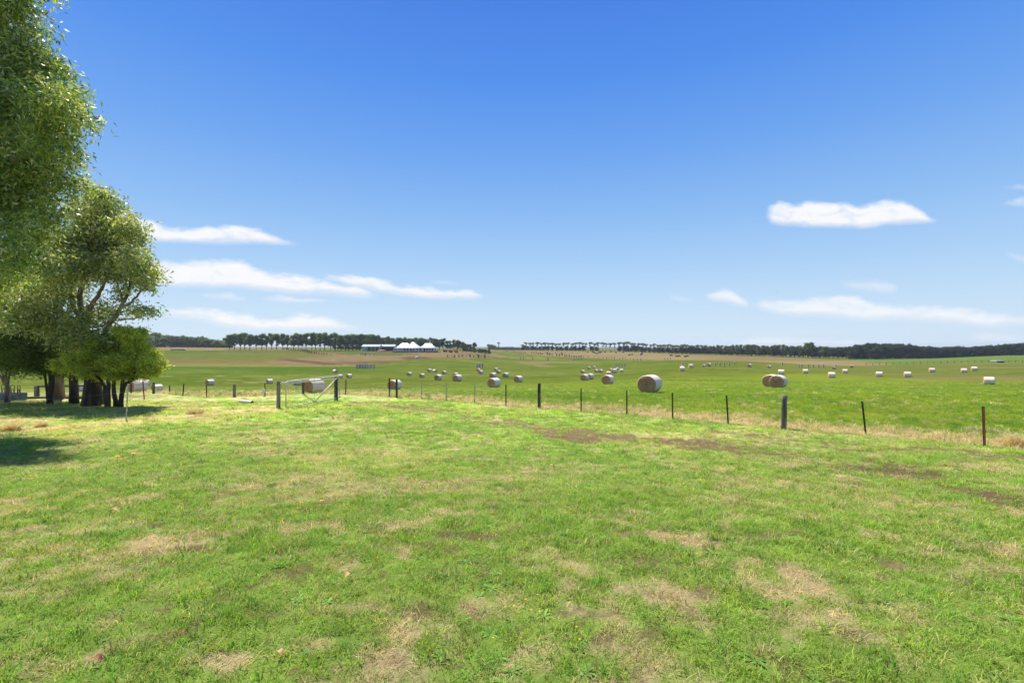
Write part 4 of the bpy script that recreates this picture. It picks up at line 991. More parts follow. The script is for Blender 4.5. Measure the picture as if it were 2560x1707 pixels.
blA = PB([(-20,-20,85),(40,55,80),(25,130,85),(62,155,80),(86,205,88),(132,280,86),(156,268,60),(80,300,90),(122,355,74),(20,250,110),(-30,350,120),(60,400,85),(150,385,42),(-60,130,120),(-90,-40,120),(-120,250,130),
  (20,470,95),(95,470,60),(-60,520,120),(60,560,85),(120,520,60),(-20,620,100),(-120,440,130),(-140,640,130),(-180,60,150),(-200,330,150),(10,690,55),(60,-40,60),(178,236,34),(148,176,26),(200,465,30),(160,450,40)], 15.8, 1.3, 3)
big_tree('gum_tree', 'tall leaning eucalypt crown filling the upper left corner, trunk out of frame', trA, lbA, blA, LEAF_GUM2, M_BARKP, 11, dens=16, k=26, ln=.20, wd=.050, spread=.19, shell=.35)
# B: second gum with the thick stringy trunk
DB = 24.4; gB = at(231, DB)
trB = [((gB.x, gB.y, gB.z-.15), .52), ((gB.x, gB.y, gB.z+.35), .42), ((gB.x+.02, gB.y, gB.z+1.2), .34), (P(228,915,DB), .36), (P(224,880,DB), .3)]
lbB = [PL([(225,890,DB,.26),(218,850,DB,.19),(206,800,DB,.14),(200,740,DB,.11),(212,680,DB,.08),(222,610,DB,.05)]),
       PL([(226,880,DB,.2),(258,838,DB-.3,.14),(282,800,DB-.5,.115),(302,768,DB-.6,.09),(318,738,DB-.6,.08),(326,705,DB-.5,.05),(322,670,DB,.03)]),
       PL([(300,770,DB-.6,.07),(330,755,DB-.8,.055),(352,728,DB-.9,.04),(372,712,DB-1,.025)]),
       PL([(308,764,DB-.6,.06),(302,735,DB-.2,.045),(290,702,DB,.03),(285,680,DB,.02)]),
       PL([(240,862,DB,.14),(200,800,DB+.5,.12),(182,760,DB+.6,.10),(176,715,DB+.7,.07),(190,660,DB+.5,.04)]),
       PL([(212,800,DB,.15),(232,760,DB-.5,.11),(256,720,DB-.7,.07),(268,690,DB-.8,.04)]),
       PL([(218,830,DB,.16),(160,790,DB+.5,.12),(100,760,DB+.8,.07),(60,745,DB+1,.04)]),
       PL([(300,800,DB-.5,.05),(318,798,DB-.7,.03),(345,795,DB-.9,.02),(362,785,DB-1,.012)])]
blB = PB([(255,535,62),(205,530,50),(290,575,58),(250,600,70),(200,600,70),(310,625,48),(330,650,42),(355,668,34),(384,686,28),(362,690,26),(340,695,32),(300,560,40),(335,600,34),(362,712,20),(290,660,55),(240,670,52),(180,670,55),(150,610,60),(130,680,60),(310,565,30),(280,505,34),(232,482,34),
   (90,720,60),(30,740,60),(160,740,38),(120,780,42),(60,800,50),(10,800,50),(372,775,13),(350,768,15),(335,780,12),(268,762,24),(284,782,18),(240,790,28),(262,812,20),(300,735,12),(306,722,9),(215,840,34,23.5),(180,850,40,23.4),(200,795,40,23.5),(150,820,44,23.6),(238,850,24,23.3),(325,600,22),(-30,700,60)], 24.3, 1.2, 5)
big_tree('gum_tree', 'spreading eucalypt with thick reddish stringy trunk and forked limbs right of the dark tree', trB, lbB, blB, LEAF_GUM, M_BARK, 21, dens=11, k=24, ln=.26, wd=.068, spread=.22, shell=.35)
bpy.data.objects['trunk.001'].data.materials[0] = M_BARKR
# pale trunk behind and the dark dense tree
DG = 28.5; gG = at(146, DG)
big_tree('gum_tree', 'pale straight trunk standing further back between the dark trunks', [((gG.x, gG.y, gG.z-.1), .32), ((gG.x, gG.y, gG.z+1.2), .25), (P(148,900,DG), .27), (P(158,800,DG), .2), (P(120,700,DG), .12)],
   [PL([(152,850,DG,.14),(110,790,DG,.1),(70,740,DG,.05)]), PL([(158,800,DG,.12),(190,740,DG,.08),(180,690,DG,.04)])],
   PB([(100,700,55),(40,690,60),(150,650,60),(80,640,60),(0,640,60),(-60,740,70),(200,700,40)], DG, 1.2, 6), LEAF_GUM, M_BARK, 22, dens=7, k=26, ln=.26, wd=.06, spread=.3)
DC = 25.6; gC = at(185, DC)
big_tree('cypress_tree', 'very dark dense tree with flat lower edge between the gum and the trough', [((gC.x, gC.y, gC.z-.1), .24), ((gC.x, gC.y, gC.z+.6), .2), (P(183,930,DC), .18), (P(170,890,DC), .14), (P(150,850,DC), .08)],
   [PL([(183,930,DC,.1),(140,900,DC,.08),(90,880,DC,.05)]), PL([(184,960,DC,.06),(196,940,DC-.4,.05),(212,925,DC-.6,.03)])],
   PB([(10,830,50),(60,800,46),(110,805,40),(150,815,34),(-20,880,50),(40,925,20),(60,880,46),(105,895,46),(150,905,36),(30,900,34),(90,850,46),(140,850,44),(60,835,44),(185,880,36),(20,860,36),(200,915,22),(110,930,14),(150,932,14),(190,930,14),(75,925,16),(225,890,26),(170,830,34),(120,815,34)], DC+.3, 1.0, 7), LEAF_DARK, M_BARKD, 23, dens=16, k=30, ln=.15, wd=.05, spread=.2, hang=.2, flat=.8)
gC2 = at(125, 25.2)
t = empty('small_tree', gC2, 0, 'thin dark multi-stemmed tree in front of the timber rail', 'tree')
m_ = MB()
for (dx, tx, ty) in ((-.02, 112, 925), (.0, 124, 915), (.03, 138, 922), (.0, 131, 930)):
    q = P(tx, ty, 25.1)-gC2; m_.tube(bez((dx, 0, -.1), q, 0, 6, .03), [.10, .085, .07, .06, .05, .04], 7)
m_.tube([(0, 0, -.1), (0, 0, .7)], [.15, .11], 10); m_.build('stems', M_BARKD, t, smooth=True)
r = np.random.default_rng(31); cen = np.concatenate([blob_centres(tuple(P(x_, y_, 25.2)), q/48, 90, r) for x_, y_, q in ((112, 915, 20), (138, 912, 22), (90, 905, 20), (160, 915, 16))])
V_, F_, lv = leaf_mesh(cen, 24, .16, .14, .045, r, .2); np_mesh('crown', V_-np.array(gC2), F_, LEAF_DARK, t, {'lv': lv})
# D: bright bush on splayed stems
DD = 23.6; gD = at(288, DD); t = empty('bushy_tree', gD, 0, 'bright yellow-green bushy tree on several splayed stems', 'tree')
for (bx, pts) in ((270, [(272,960),(268,930),(255,905)]), (289, [(284,965),(283,935),(290,900)]), (303, [(306,960),(307,930),(315,895)]), (300, [(310,965),(330,948),(352,938),(378,928)]), (270, [(262,965),(248,945),(225,925)])):
    m_ = MB(); b0 = at(bx, DD); seq = [b0-gD+Vector((0, 0, -.1))]+[P(x_, y_, DD+.1*i)-gD for i, (x_, y_) in enumerate(pts)]
    pp = []; 
    for i in range(len(seq)-1): pp += bez(seq[i], seq[i+1], 0, 4, .03)[:-1]
    pp.append(seq[-1]); m_.tube(pp, [.115*(1-.75*i/(len(pp)-1)) for i in range(len(pp))], 9); m_.build('stem', M_BARKD, t, smooth=True)
r = np.random.default_rng(41); cen = []; tw = MB()
for i, (x_, y_, q) in enumerate([(308,845,22),(330,850,20),(350,872,24),(335,880,26),(300,870,28),(275,880,24),(250,890,26),(225,900,24),(195,908,22),(172,915,16),(155,920,11),(290,905,26),(320,905,26),(350,905,24),(372,912,20),(387,920,12),(262,915,22),(230,918,18),(205,925,14),(285,850,16),(340,925,16),(300,925,18),(240,862,11),(380,886,12),(322,832,12),(352,834,9),(398,912,9),(146,912,8),(262,850,9),(384,930,9),(215,886,10),(180,894,9),(300,830,8),(250,935,12),(285,938,11),(330,940,12),(365,934,11),(210,934,10)]):
    D = DD+r.uniform(-.9, .9); c = P(x_, y_, D); rad = q*D/F; bc = blob_centres(tuple(c), rad, int(34+420*rad*rad*.5), r, .2, .9); cen.append(bc)
    j = P([268, 284, 307, 352][i % 4], 932, DD); tw.tube(bez(j-gD, c-gD, .1, 5, .08), [.045, .038, .03, .02, .012], 5)
    for _ in range(5): e = Vector(bc[r.integers(len(bc))]); tw.tube(bez(c-gD, e-gD, .03, 3, .04), [.014, .01, .005], 4, cap=False)
tw.build('branches', M_BARKD, t, smooth=True)
V_, F_, lv = leaf_mesh(np.concatenate(cen)*1.0, 34, .13, .12, .042, r, -.25); np_mesh('crown', V_-np.array(gD), F_, LEAF_BUSH, t, {'lv': lv})
# E: small stems at the very left edge
DE = 26.0; gE = at(18, DE); t = empty('small_tree', gE, 0, 'small forked tree rising behind the hoops at the left edge', 'tree')
m_ = MB(); m_.tube([(0, 0, -.1), (0, 0, .9)], [.13, .1], 10)
for (tx, ty) in ((2, 925), (14, 915), (28, 918), (-10, 920)): m_.tube(bez((0, 0, .8), P(tx, ty, DE)-gE, 0, 5, .03), [.08, .065, .05, .04, .03], 7)
m_.build('stems', M_BARK, t, smooth=True)
r = np.random.default_rng(51); cen = np.concatenate([blob_centres(tuple(P(x_, y_, DE)), q/46, 110, r) for x_, y_, q in ((5, 900, 26), (28, 905, 20), (-20, 890, 34), (10, 870, 30))])
V_, F_, lv = leaf_mesh(cen, 24, .18, .15, .045, r, .3); np_mesh('crown', V_-np.array(gE), F_, LEAF_GUM, t, {'lv': lv})

# ------------------------------------------------------------------ distant windbreak trees
def far_tree(kind, seed):
    """about 13 m tall; kind 0 rounded gum, 1 umbrella gum on a bare trunk, 2 low dense tree"""
    r = np.random.default_rng(seed); rr = random.Random(seed); t = empty('windbreak_tree', (0, 0, 0)); m_ = MB(); Ht = 13.0; cen = []
    if kind == 0:
        m_.tube([(0, 0, -.3), (.1, 0, 3), (rr.uniform(-.4, .4), 0, 7), (rr.uniform(-.5, .5), 0, 10.5)], [.28, .23, .17, .08], 6)
        bl = [(rr.uniform(-2.6, 2.6), rr.uniform(-2, 2), rr.uniform(5.0, 11.6), rr.uniform(1.1, 1.9)) for _ in range(15)]
        bl = [(x*(1.15 if 5 < z < 9.5 else .6), y, z, q) for x, y, z, q in bl]+[(0, 0, 11.0, 1.7), (.3, 0, 9.6, 1.35), (-.4, .3, 8.0, 1.1), (rr.uniform(-1, 1), 0, 3.8, .9)]
    elif kind == 1:
        m_.tube([(0, 0, -.3), (.1, 0, 4), (rr.uniform(-.5, .5), 0, 8), (rr.uniform(-.6, .6), 0, 11)], [.22, .18, .13, .08], 6)
        bl = [(rr.uniform(-2.4, 2.4), rr.uniform(-2, 2), 11.6-abs(rr.gauss(0, .9)), rr.uniform(.7, 1.2)) for _ in range(8)]+[(rr.uniform(-1.2, 1.2), 0, rr.uniform(6.5, 9.5), rr.uniform(.5, .9)) for _ in range(3)]
    else:
        m_.tube([(0, 0, -.3), (0, 0, 3), (.1, 0, 6)], [.2, .16, .08], 6)
        bl = [(rr.uniform(-2.4, 2.4), rr.uniform(-2, 2), rr.uniform(1.8, 6.6), rr.uniform(1.1, 1.7)) for _ in range(13)]
    for (x, y, z, q) in bl:
        cen.append(blob_centres((x, y, z), q, int(26*q*q), r, .4, .75))
        m_.tube([(0, 0, min(z-1, 9) if kind < 2 else z*.5), (x*.5, y*.5, z-.6), (x, y, z)], [.09, .06, .03], 4, cap=False)
    m_.build('trunk', M_BARKD, t)
    V_, F_, lv = leaf_mesh(np.concatenate(cen), 9, .34, .62, .34, r, .2)
    np_mesh('crown', V_, F_, LEAF_FAR if kind < 2 else LEAF_FAR2, t, {'lv': lv})
    return t
PROTO = {0: [far_tree(0, 61+i) for i in range(5)], 1: [far_tree(1, 71+i) for i in range(5)], 2: [far_tree(2, 81+i) for i in range(3)]}
pused = {}
def place_far(kind, px, D, h, label, group, wide=1.0, rr=random):
    v = rr.randrange(len(PROTO[kind])); o = PROTO[kind][v]
    if (kind, v) in pused: o = copy_tree(o)
    pused[(kind, v)] = 1
    p = at(px, D); s_ = h/13.0 if kind < 2 else h/7.6
    o.location = (p.x, p.y, p.z-.05); o.rotation_euler = (0, 0, rr.uniform(0, 6.28)); o.scale = (s_*wide, s_*wide, s_)
    return tag(o, label, 'tree', group)
def nth(i):
    W_ = ['zeroth','first','second','third','fourth','fifth','sixth','seventh','eighth','ninth','tenth','eleventh','twelfth','thirteenth','fourteenth','fifteenth','sixteenth','seventeenth','eighteenth','nineteenth']
    T_ = {20:'twent',30:'thirt',40:'fort',50:'fift',60:'sixt',70:'sevent',80:'eight',90:'ninet'}
    if i < 20: return W_[i]
    return T_[i//10*10]+('ieth' if i % 10 == 0 else 'y-'+W_[i % 10])
rw = random.Random(5)
topL = lambda x: np.interp(x, [560,575,600,617,650,675,705,753,785,850,900,935,950,990,1030,1075,1100,1120,1140,1160,1185,1200], [838,834,828,827,834,832,829,832,829,832,834,835,838,841,840,843,843,846,848,853,855,858])
i = 0; x = 574.0
while x < 1190:
    D = np.interp(x, [560, 850, 960, 1200], [352, 368, 420, 430])+rw.uniform(-6, 6)
    yb = float(py_of((x-CX)/F*D, D)); h = (yb-topL(x)+rw.uniform(-5, 1.5))*D/F; i += 1
    place_far(0, x, D, h, '%s eucalypt from the left in the left windbreak row' % nth(i), 'eucalypts of the left windbreak', rw.uniform(.74, 1.12), rw); x += rw.uniform(9, 16) if x < 850 else rw.uniform(6.5, 11)
nL = i
for q, x in enumerate(list(range(838, 905, 9))+list(range(1160, 1232, 9))):
    D = 425 if x < 1000 else 450; place_far(2, x, D, (rw.uniform(10, 13))*D/F, '%s low dense tree from the left under the left windbreak' % nth(q+1), 'low dense trees of the left windbreak', 1.1, rw)
topR = lambda x: np.interp(x, [1300,1312,1340,1400,1500,1565,1600,1640,1700,1740,1800,1870,1900,1950,2000,2025,2045,2060,2140], [862,853,854,855,854,852,856,858,859,860,862,859,862,860,863,857,864,865,864])
DR = lambda x: np.interp(x, [1300, 1400, 1500, 1600, 1700, 1800, 1950, 2050, 2150], [648, 640, 625, 590, 520, 495, 470, 425, 400])
i = 0; x = 1306.0
while x < 2140:
    D = DR(x)+rw.uniform(-5, 5); yb = float(py_of((x-CX)/F*D, D)); h = (yb-topR(x)+rw.uniform(-2.5, 1))*D/F; i += 1
    if 2016 < x < 2034: h *= 1.12
    place_far(1 if x < 1740 or rw.random() < .45 else 0, x, D, h, '%s tall gum from the left in the right windbreak row' % nth(i), 'tall gums of the right windbreak', rw.uniform(.8, 1.1) if x < 1740 else rw.uniform(.7, .95), rw); x += rw.uniform(7.5, 11.5)
i = 0; x = 1310.0
while x < 2120:
    D = DR(x)+4+rw.uniform(-3, 3); gap = 1462 < x < 1540 and rw.random() < .6
    if not gap:
        i += 1; yb = float(py_of((x-CX)/F*D, D)); top = 865.5 if x < 1600 else 867
        o = place_far(2, x, D, (yb-top+rw.uniform(-2, 2))*D/F*(1 if x < 1600 else .95), '%s dense understorey tree from the left in the right windbreak' % nth(i), 'dense understorey trees of the right windbreak', 1.05, rw)
    x += rw.uniform(9.5, 12.5)
# woods that read as one mass
def wood(name, label, samples, seed, leafm, trunk_every=2):
    """samples: (px, D, height m). many crowns and trunks as one mass"""
    r = np.random.default_rng(seed); cen = []; m_ = MB()
    for k, (px_, D, h) in enumerate(samples):
        p = at(px_, D); 
        for j in range(7):
            z = h*r.uniform(.12, .86); q = r.uniform(1.1, 2.1); cen.append(blob_centres((p.x+r.uniform(-2.6, 2.6), p.y+r.uniform(-2, 2), p.z+z), q, int(14*q*q), r, .3, .8))
        if k % trunk_every == 0: m_.tube([(p.x, p.y, p.z-.3), (p.x+.1, p.y, p.z+h*.5), (p.x+.2, p.y, p.z+h*.8)], [.2, .15, .08], 5); 
    t = empty(name, (0, 0, 0)); tag(t, label, 'wood', kind='stuff')
    m_.build('trunks', M_BARKD, t)
    V_, F_, lv = leaf_mesh(np.concatenate(cen), 8, .36, .75, .42, r, .2); np_mesh('foliage', V_, F_, leafm, t, {'lv': lv})
    for c in t.children: c['kind'] = 'stuff'
    return t
sm = []
for x in np.arange(150, 575, 4.0):
    for row in range(3):
        D = 455+row*14+rw.uniform(-4, 4); yt = np.interp(x, [150,300,380,470,510,545,575], [832,834,839,842,846,853,860])+rw.uniform(-3, 3)-1; yb = float(py_of((x-CX)/F*D, D)); sm.append((x, D, (yb-yt)*D/F*1.04))
wood('distant_wood', 'dense dark wood on the left skyline', sm, 91, LEAF_FAR)
sm = []
for x in np.arange(2128, 2760, 5.0):
    for row in range(3):
        D = 392+row*12+rw.uniform(-4, 4); yt = np.interp(x, [2128,2145,2180,2230,2270,2310,2340,2380,2420,2450,2500,2560,2700], [868,861,858,858,861,865,868,867,869,866,862,859,856])+rw.uniform(-2, 3); yb = float(py_of((x-CX)/F*D, D)); sm.append((x, D, (yb-yt)*D/F*1.04))
wood('distant_wood', 'thick dark wood along the right skyline above the green slope', sm, 92, LEAF_FAR2)
sm = [(x, 760+rw.uniform(-6, 6), np.interp(x, [1200,1230,1245,1270,1290,1302], [9, 9, 4, 5, 4, 3])) for x in np.arange(1222, 1304, 3)]
wood('distant_wood', 'low bluish wood in the gap between the windbreaks', sm, 93, LEAF_FAR)
o = place_far(2, 2190, 378, 28*378/F, 'rounded lone tree in front of the right wood edge', None, 1.35, rw)
o = place_far(1, 393, 440, 14.5, 'flat-topped pine standing above the left wood', None, 1.25, rw)
o = place_far(1, 1246.5, 700, 12.5, 'solitary slim tree against the sky in the gap between windbreaks', None, .62, rw)

# ------------------------------------------------------------------ young shrubs, dots on the paddock edges
def shrub(seed):
    r = np.random.default_rng(seed); c = np.concatenate([blob_centres((r.uniform(-.2, .2), r.uniform(-.2, .2), z), q, 24, r, .2, 1.0) for z, q in ((.55, .62), (1.05, .55), (1.6, .4), (2.05, .22))])
    V_, F_, lv = leaf_mesh(c, 7, .1, .26, .12, r, -.4); o = np_mesh('young_shrub', V_, F_, LEAF_FAR2, None, {'lv': lv}); return o
SH = [shrub(101), shrub(102), shrub(103)]; nsh = 0
ROWS = [('the row crossing the dry paddock edge', [(1201,878.6,2.2),(1238,878.8,2.5),(1248,879,2.5),(1257,879.2,3.5),(1262,879.8,3.5),(1267,880,4.5),(1272,880.3,3.5),(1277,880.5,4),(1282,881,4),(1287,881.5,4.5),(1292,881.5,3.8),(1297,881.8,4),(1302,882.3,4),(1308,882.5,3.5),(1313,883,3.5),(1330,883.5,4),(1335,884,4),(1341,885,4),(1346,886.5,5),(1352,887,5),(1357,887,4.5),(1369,888,7),(1374,888.5,6.5),(1380,889.5,5),(1392,890.5,6),(1399,891,7),(1405,889.5,7.5),(1412,891.5,5),(1417,892,5),(1423,892,5.5),(1429,893,4.5),(1435,893.5,5),(1440.5,893.7,5),(1447,893.8,5),(1453,894,6),(1459,893.5,3.5),(1472,894.5,4),(1485,894.5,3),(1497,895,3),(1508,895.5,3.5),(1517,897,5),(1523,896.5,4),(1530,896,4),(1536,896.5,4.5),(1549,897.5,3.5),(1557,897,4),(1563,897.5,3.5),(1576,898.5,3)]),
        ('the loose row above the dry paddock edge', [(1340,880.8,2.5),(1350,882,3),(1365,883,3.5),(1389,883.6,3.5),(1403,884,4),(1413,884.5,3),(1431,884,2.5),(1444,884.5,2.5)]),
        ('the row on the bank right of the house', [(1119,893.5,6.5),(1130,892,4),(1136,893.5,7),(1147,893.5,7),(1156,893,7),(1166,892.5,3.5),(1175,893.3,8),(1184,893.8,5),(1195.5,894.5,9),(1203.5,893.5,4),(1212,895,9),(1222,893.5,3)]),
        ('the hedge line left of the shed', [(710,874,5),(716,874.5,6),(722,875,6),(728,875.5,5),(734,876.5,6),(739,877,5),(745,877.5,5),(751,878,6),(757,878.8,6),(762,880,7),(768,881,7),(773,882,6),(779,883.5,6),(785,884,5.5),(791,885,5),(797,885.5,5),(804,886,4.5),(810,886.5,5),(817,887,5),(826,888,3),(855,888.5,3),(875,888.7,3)]),
        ('the small clump below the shed', [(901,887.5,4),(906,888,3.5),(910,888.5,4),(914.5,888.3,5.5),(925,888.8,3)])]
for where, lst in ROWS:
    for k, (px_, py_, h_) in enumerate(lst):
        D = depth_of(px_, py_); o = SH[nsh % 3]
        if nsh >= 3: o = o.copy(); C.objects.link(o)
        p = at(px_, D); s_ = h_*D/F/2.25; o.location = (p.x, p.y, p.z-.05); o.scale = (s_*rw.uniform(.9, 1.2),)*2+(s_,); o.rotation_euler = (0, 0, rw.uniform(0, 6)); nsh += 1
        tag(o, '%s shrub from the left in %s' % (nth(k+1), where), 'shrub', 'young dark shrubs in rows')
# ------------------------------------------------------------------ cattle
M_COW, _, _ = pmat('black_hide', (.012, .011, .01), .7)
def cow(graze):
    m_ = MB(); m_.blob((0, 0, 1.0), (.92, .34, .40), 12, 9, .02, 3); m_.blob((.55, 0, 1.02), (.42, .31, .42), 10, 7, .02, 4); m_.blob((-.62, 0, 1.08), (.36, .30, .34), 10, 7, .02, 5)
    hd = (1.45, 0, .30) if graze else (1.42, 0, 1.45); m_.tube([(.75, 0, 1.12), (1.1, 0, .85 if graze else 1.35), hd], [.27, .19, .13], 8); m_.tube([hd, (hd[0]+.22, 0, hd[2]-.22)], [.14, .08], 8)
    for sy in (-1, 1):
        m_.box((hd[0]-.02, sy*.18, hd[2]+.08), (.05, .16, .06))
        m_.tube([(.58, sy*.2, .85), (.60, sy*.2, .42), (.58, sy*.2, 0)], [.13, .075, .06], 6); m_.tube([(-.68, sy*.2, .95), (-.60, sy*.2, .62), (-.76, sy*.2, .45), (-.70, sy*.2, 0)], [.19, .11, .075, .06], 6)
    m_.tube([(-.95, 0, 1.2), (-1.03, 0, .8), (-1.02, 0, .4)], [.035, .025, .04], 5)
    return m_.build('cow', M_COW, None, smooth=True)
CW = [cow(True), cow(False)]
COWS = [(1469.5,881.8),(1482.3,882.3),(1487,884.2),(1492,886),(1498,883.8),(1500.5,882.2),(1503,881.6),(1512.5,882),(1527,881),(1540.5,883.5),(1558,882.5),(1573,889.2),(1580.8,888),(1602.5,888.3),(1605,886.6),(1606,882.5),(1677,891),(1691.5,893),(1696.5,892.8),(1713.5,894),(1718.5,892.8)]
for k, (px_, py_) in enumerate(COWS):
    D = depth_of(px_, py_); o = CW[k % 2]
    if k >= 2: o = o.copy(); C.objects.link(o)
    p = at(px_, D); o.location = (p.x, p.y, p.z); o.rotation_euler = (0, 0, rw.choice((0, math.pi))+rw.uniform(-.6, .6)); s_ = rw.uniform(1.0, 1.25); o.scale = (s_, s_, s_)
    tag(o, '%s black cow from the left %s on the dry paddock' % (nth(k+1), 'grazing' if k % 2 == 0 else 'standing'), 'cow', 'black cattle on the dry paddock')

# ------------------------------------------------------------------ farmhouse
M_ROOF = vary('white_iron_roof', lin(182,188,194), lin(164,172,180), .6, .35, .0, metal=.2)
M_WALL = vary('pale_weatherboard', lin(226,224,216), lin(212,210,202), .8, .6)
M_GLS, _, _ = pmat('dark_glass', (.02, .03, .04), .15, 0, .8)
M_TRIM = vary('white_trim', lin(220,224,226), lin(205,210,212), 3, .5)
M_SHED = vary('grey_iron', lin(178,180,174), lin(160,162,158), .8, .5, metal=.3)
M_DK, _, _ = pmat('dark_interior', (.03, .028, .026), .9)
def hipped(mb, x0, x1, y0, y1, z0, z1, rx0, rx1, ry, kick=.32, over=0.0):
    """hipped roof with a flatter verandah skirt (bell-cast)"""
    fx = lambda x, t: x
    lv = [(x0-over, x1+over, y0-over, y1+over, z0), (x0+(rx0-x0)*.42, x1+(rx1-x1)*.42, y0+(ry-y0)*.42, y1+(ry-y1)*.42, z0+(z1-z0)*.16), (x0+(rx0-x0)*.74, x1+(rx1-x1)*.74, y0+(ry-y0)*.74, y1+(ry-y1)*.74, z0+(z1-z0)*.60), (rx0, rx1, ry-.05, ry+.05, z1)]
    vs = []; 
    for a, b_, c_, d_, z in lv: vs += [(a, c_, z), (b_, c_, z), (b_, d_, z), (a, d_, z)]
    fs = [(i*4+j, i*4+(j+1) % 4, i*4+4+(j+1) % 4, i*4+4+j) for i in range(3) for j in range(4)]+[(12, 13, 14, 15), (3, 2, 1, 0)]
    mb.add(vs, fs)
DHs = 348.0; hc_ = at(1037, DHs); zb = min(at(990, DHs).z, at(1085, DHs).z, hc_.z)
m2 = DHs/F                                  # metres per photo pixel at the house
hx = lambda px_: (px_-1037)*m2
base_z = float(EYE-(878.0-HY)*m2)
house = empty('farmhouse', (hc_.x, DHs, base_z), 0, 'long white-roofed farmhouse with three steep roof peaks and a verandah', 'house')
m_ = MB(); m_.box((0, 6.0, 1.0), (hx(1084)-hx(994), 11, 3.0)); m_.build('wall', M_WALL, house)
m_ = MB(); m_.box((hx(1038), 3.5, -.35), (31, 16.5, .6)); m_.build('base_slab', M_BARK, house)
m_ = MB(); hipped(m_, hx(984), hx(1030), -2.4, 13.6, 2.45, 2.45+11.4*m2, hx(1001), hx(1016), 5.5); m_.build('roof', M_ROOF, house)
m_ = MB(); hipped(m_, hx(1012), hx(1058), -2.0, 13.2, 2.46, 2.46+15.0*m2, hx(1026), hx(1030), 5.5); m_.build('roof', M_ROOF, house)
m_ = MB(); hipped(m_, hx(1046), hx(1091), -2.4, 13.6, 2.47, 2.47+11.0*m2, hx(1060), hx(1075), 5.5); m_.build('roof', M_ROOF, house)
for rf, pk in ((0, 1008), (1, 1030), (2, 1068)): pass
m_ = MB(); m_.box((hx(1037), 2.6, 2.46+6.3*m2), (1.9, .25, .55)); m_.build('dormer_vent', M_GLS, house)
for x_ in (986, 996, 1006, 1016, 1026, 1036, 1046, 1056, 1066, 1076, 1086):
    m_ = MB(); m_.box((hx(x_), -1.9, 1.2), (.16, .16, 2.45)); m_.build('verandah_post', M_TRIM, house)
for x_ in (1011, 1018.5, 1027, 1034, 1043, 1051, 1068, 1074, 1081):
    w_ = MB(); w_.box((hx(x_), .46, 1.35), (1.5, .12, 1.9)); fr_ = w_.build('window', M_TRIM, house)
    g_ = MB(); g_.box((hx(x_)-.33, .41, 1.35), (.56, .08, 1.65)); g_.box((hx(x_)+.33, .41, 1.35), (.56, .08, 1.65)); g_.build('pane', M_GLS, fr_)
w_ = MB(); w_.box((hx(1061), .46, 1.05), (1.1, .1, 2.1)); w_.build('door', M_DK, house)
# sheds
def shed(name, label, px0, px1, D, z0py, eave, ridge, lean, open_posts, depth=9.0, wall=True):
    k = D/F; cx = (px0+px1)/2; x0, x1 = (px0-cx)*k, (px1-cx)*k; bz = EYE-(z0py-HY)*k; he = (z0py-eave)*k; hr = (z0py-ridge)*k
    t = empty(name, ((cx-CX)/F*D, D, bz), 0, label, 'shed')
    m_ = MB(); vs = [(x0-.3, -.6, he), (x1+.3, -.6, he), (x1+.3, depth*.45, hr), (x0-.3, depth*.45, hr), (x0-.3, depth+.4, he), (x1+.3, depth+.4, he)]; vs += [(a, b_, c_+.12) for a, b_, c_ in vs]
    m_.add(vs, [(0,1,2,3),(3,2,5,4),(9,8,7,6),(10,11,8,9),(0,6,7,1),(4,5,11,10),(0,3,9,6),(3,4,10,9),(1,7,8,2),(2,8,11,5)]); m_.build('roof', M_ROOF, t)
    m_ = MB(); m_.box(((x0+x1)/2, depth, he/2-.5), (x1-x0, .15, he+1)); m_.build('back_wall', M_SHED, t)
    for sx_ in ((x0, x1) if wall else (x0,)):
        m_ = MB(); m_.add([(sx_, 0, -1), (sx_, depth*.45, -1), (sx_, depth, -1), (sx_, depth, he-.02), (sx_, depth*.45, hr-.05), (sx_, 0, he-.02), (sx_+.12, 0, -1), (sx_+.12, depth*.45, -1), (sx_+.12, depth, -1), (sx_+.12, depth, he-.02), (sx_+.12, depth*.45, hr-.05), (sx_+.12, 0, he-.02)],
              [(0,1,4,5),(1,2,3,4),(11,10,7,6),(10,9,8,7),(0,5,11,6),(2,8,9,3)]); m_.build('end_wall', M_SHED, t)
    for q in open_posts:
        m_ = MB(); m_.box(((q-cx)*k, 0, he/2-.5), (.30, .3, he+1)); m_.build('post', M_TRIM, t)
    return t, k, cx
t, k_, cx_ = shed('machinery_shed', 'open-fronted grey machinery shed with pale posts left of the farmhouse', 905, 948, 372, 876.5, 866.3, 861.5, 0, (917.6, 928, 938, 947.6))
m_ = MB(); m_.box(((911.3-cx_)*k_, .1, 1.3), (3.7, .1, 4.0)); m_.build('front_panel', M_SHED, t)
t, k_, cx_ = shed('hay_shed', 'long low dark-fronted shed between the machinery shed and farmhouse', 951, 986, 380, 876, 866, 861.3, 0, (), 10)
m_ = MB(); m_.box((0, -1.6, (876-868)*k_), ((982-949)*k_, 2.6, .15)); m_.build('awning', M_ROOF, t)
m_ = MB(); m_.box((0, .1, 1.0), ((985-952)*k_, .1, 3.8)); m_.build('shade_sheet', M_DK, t)  # near-black sheet stands in for the shaded interior beneath the roof
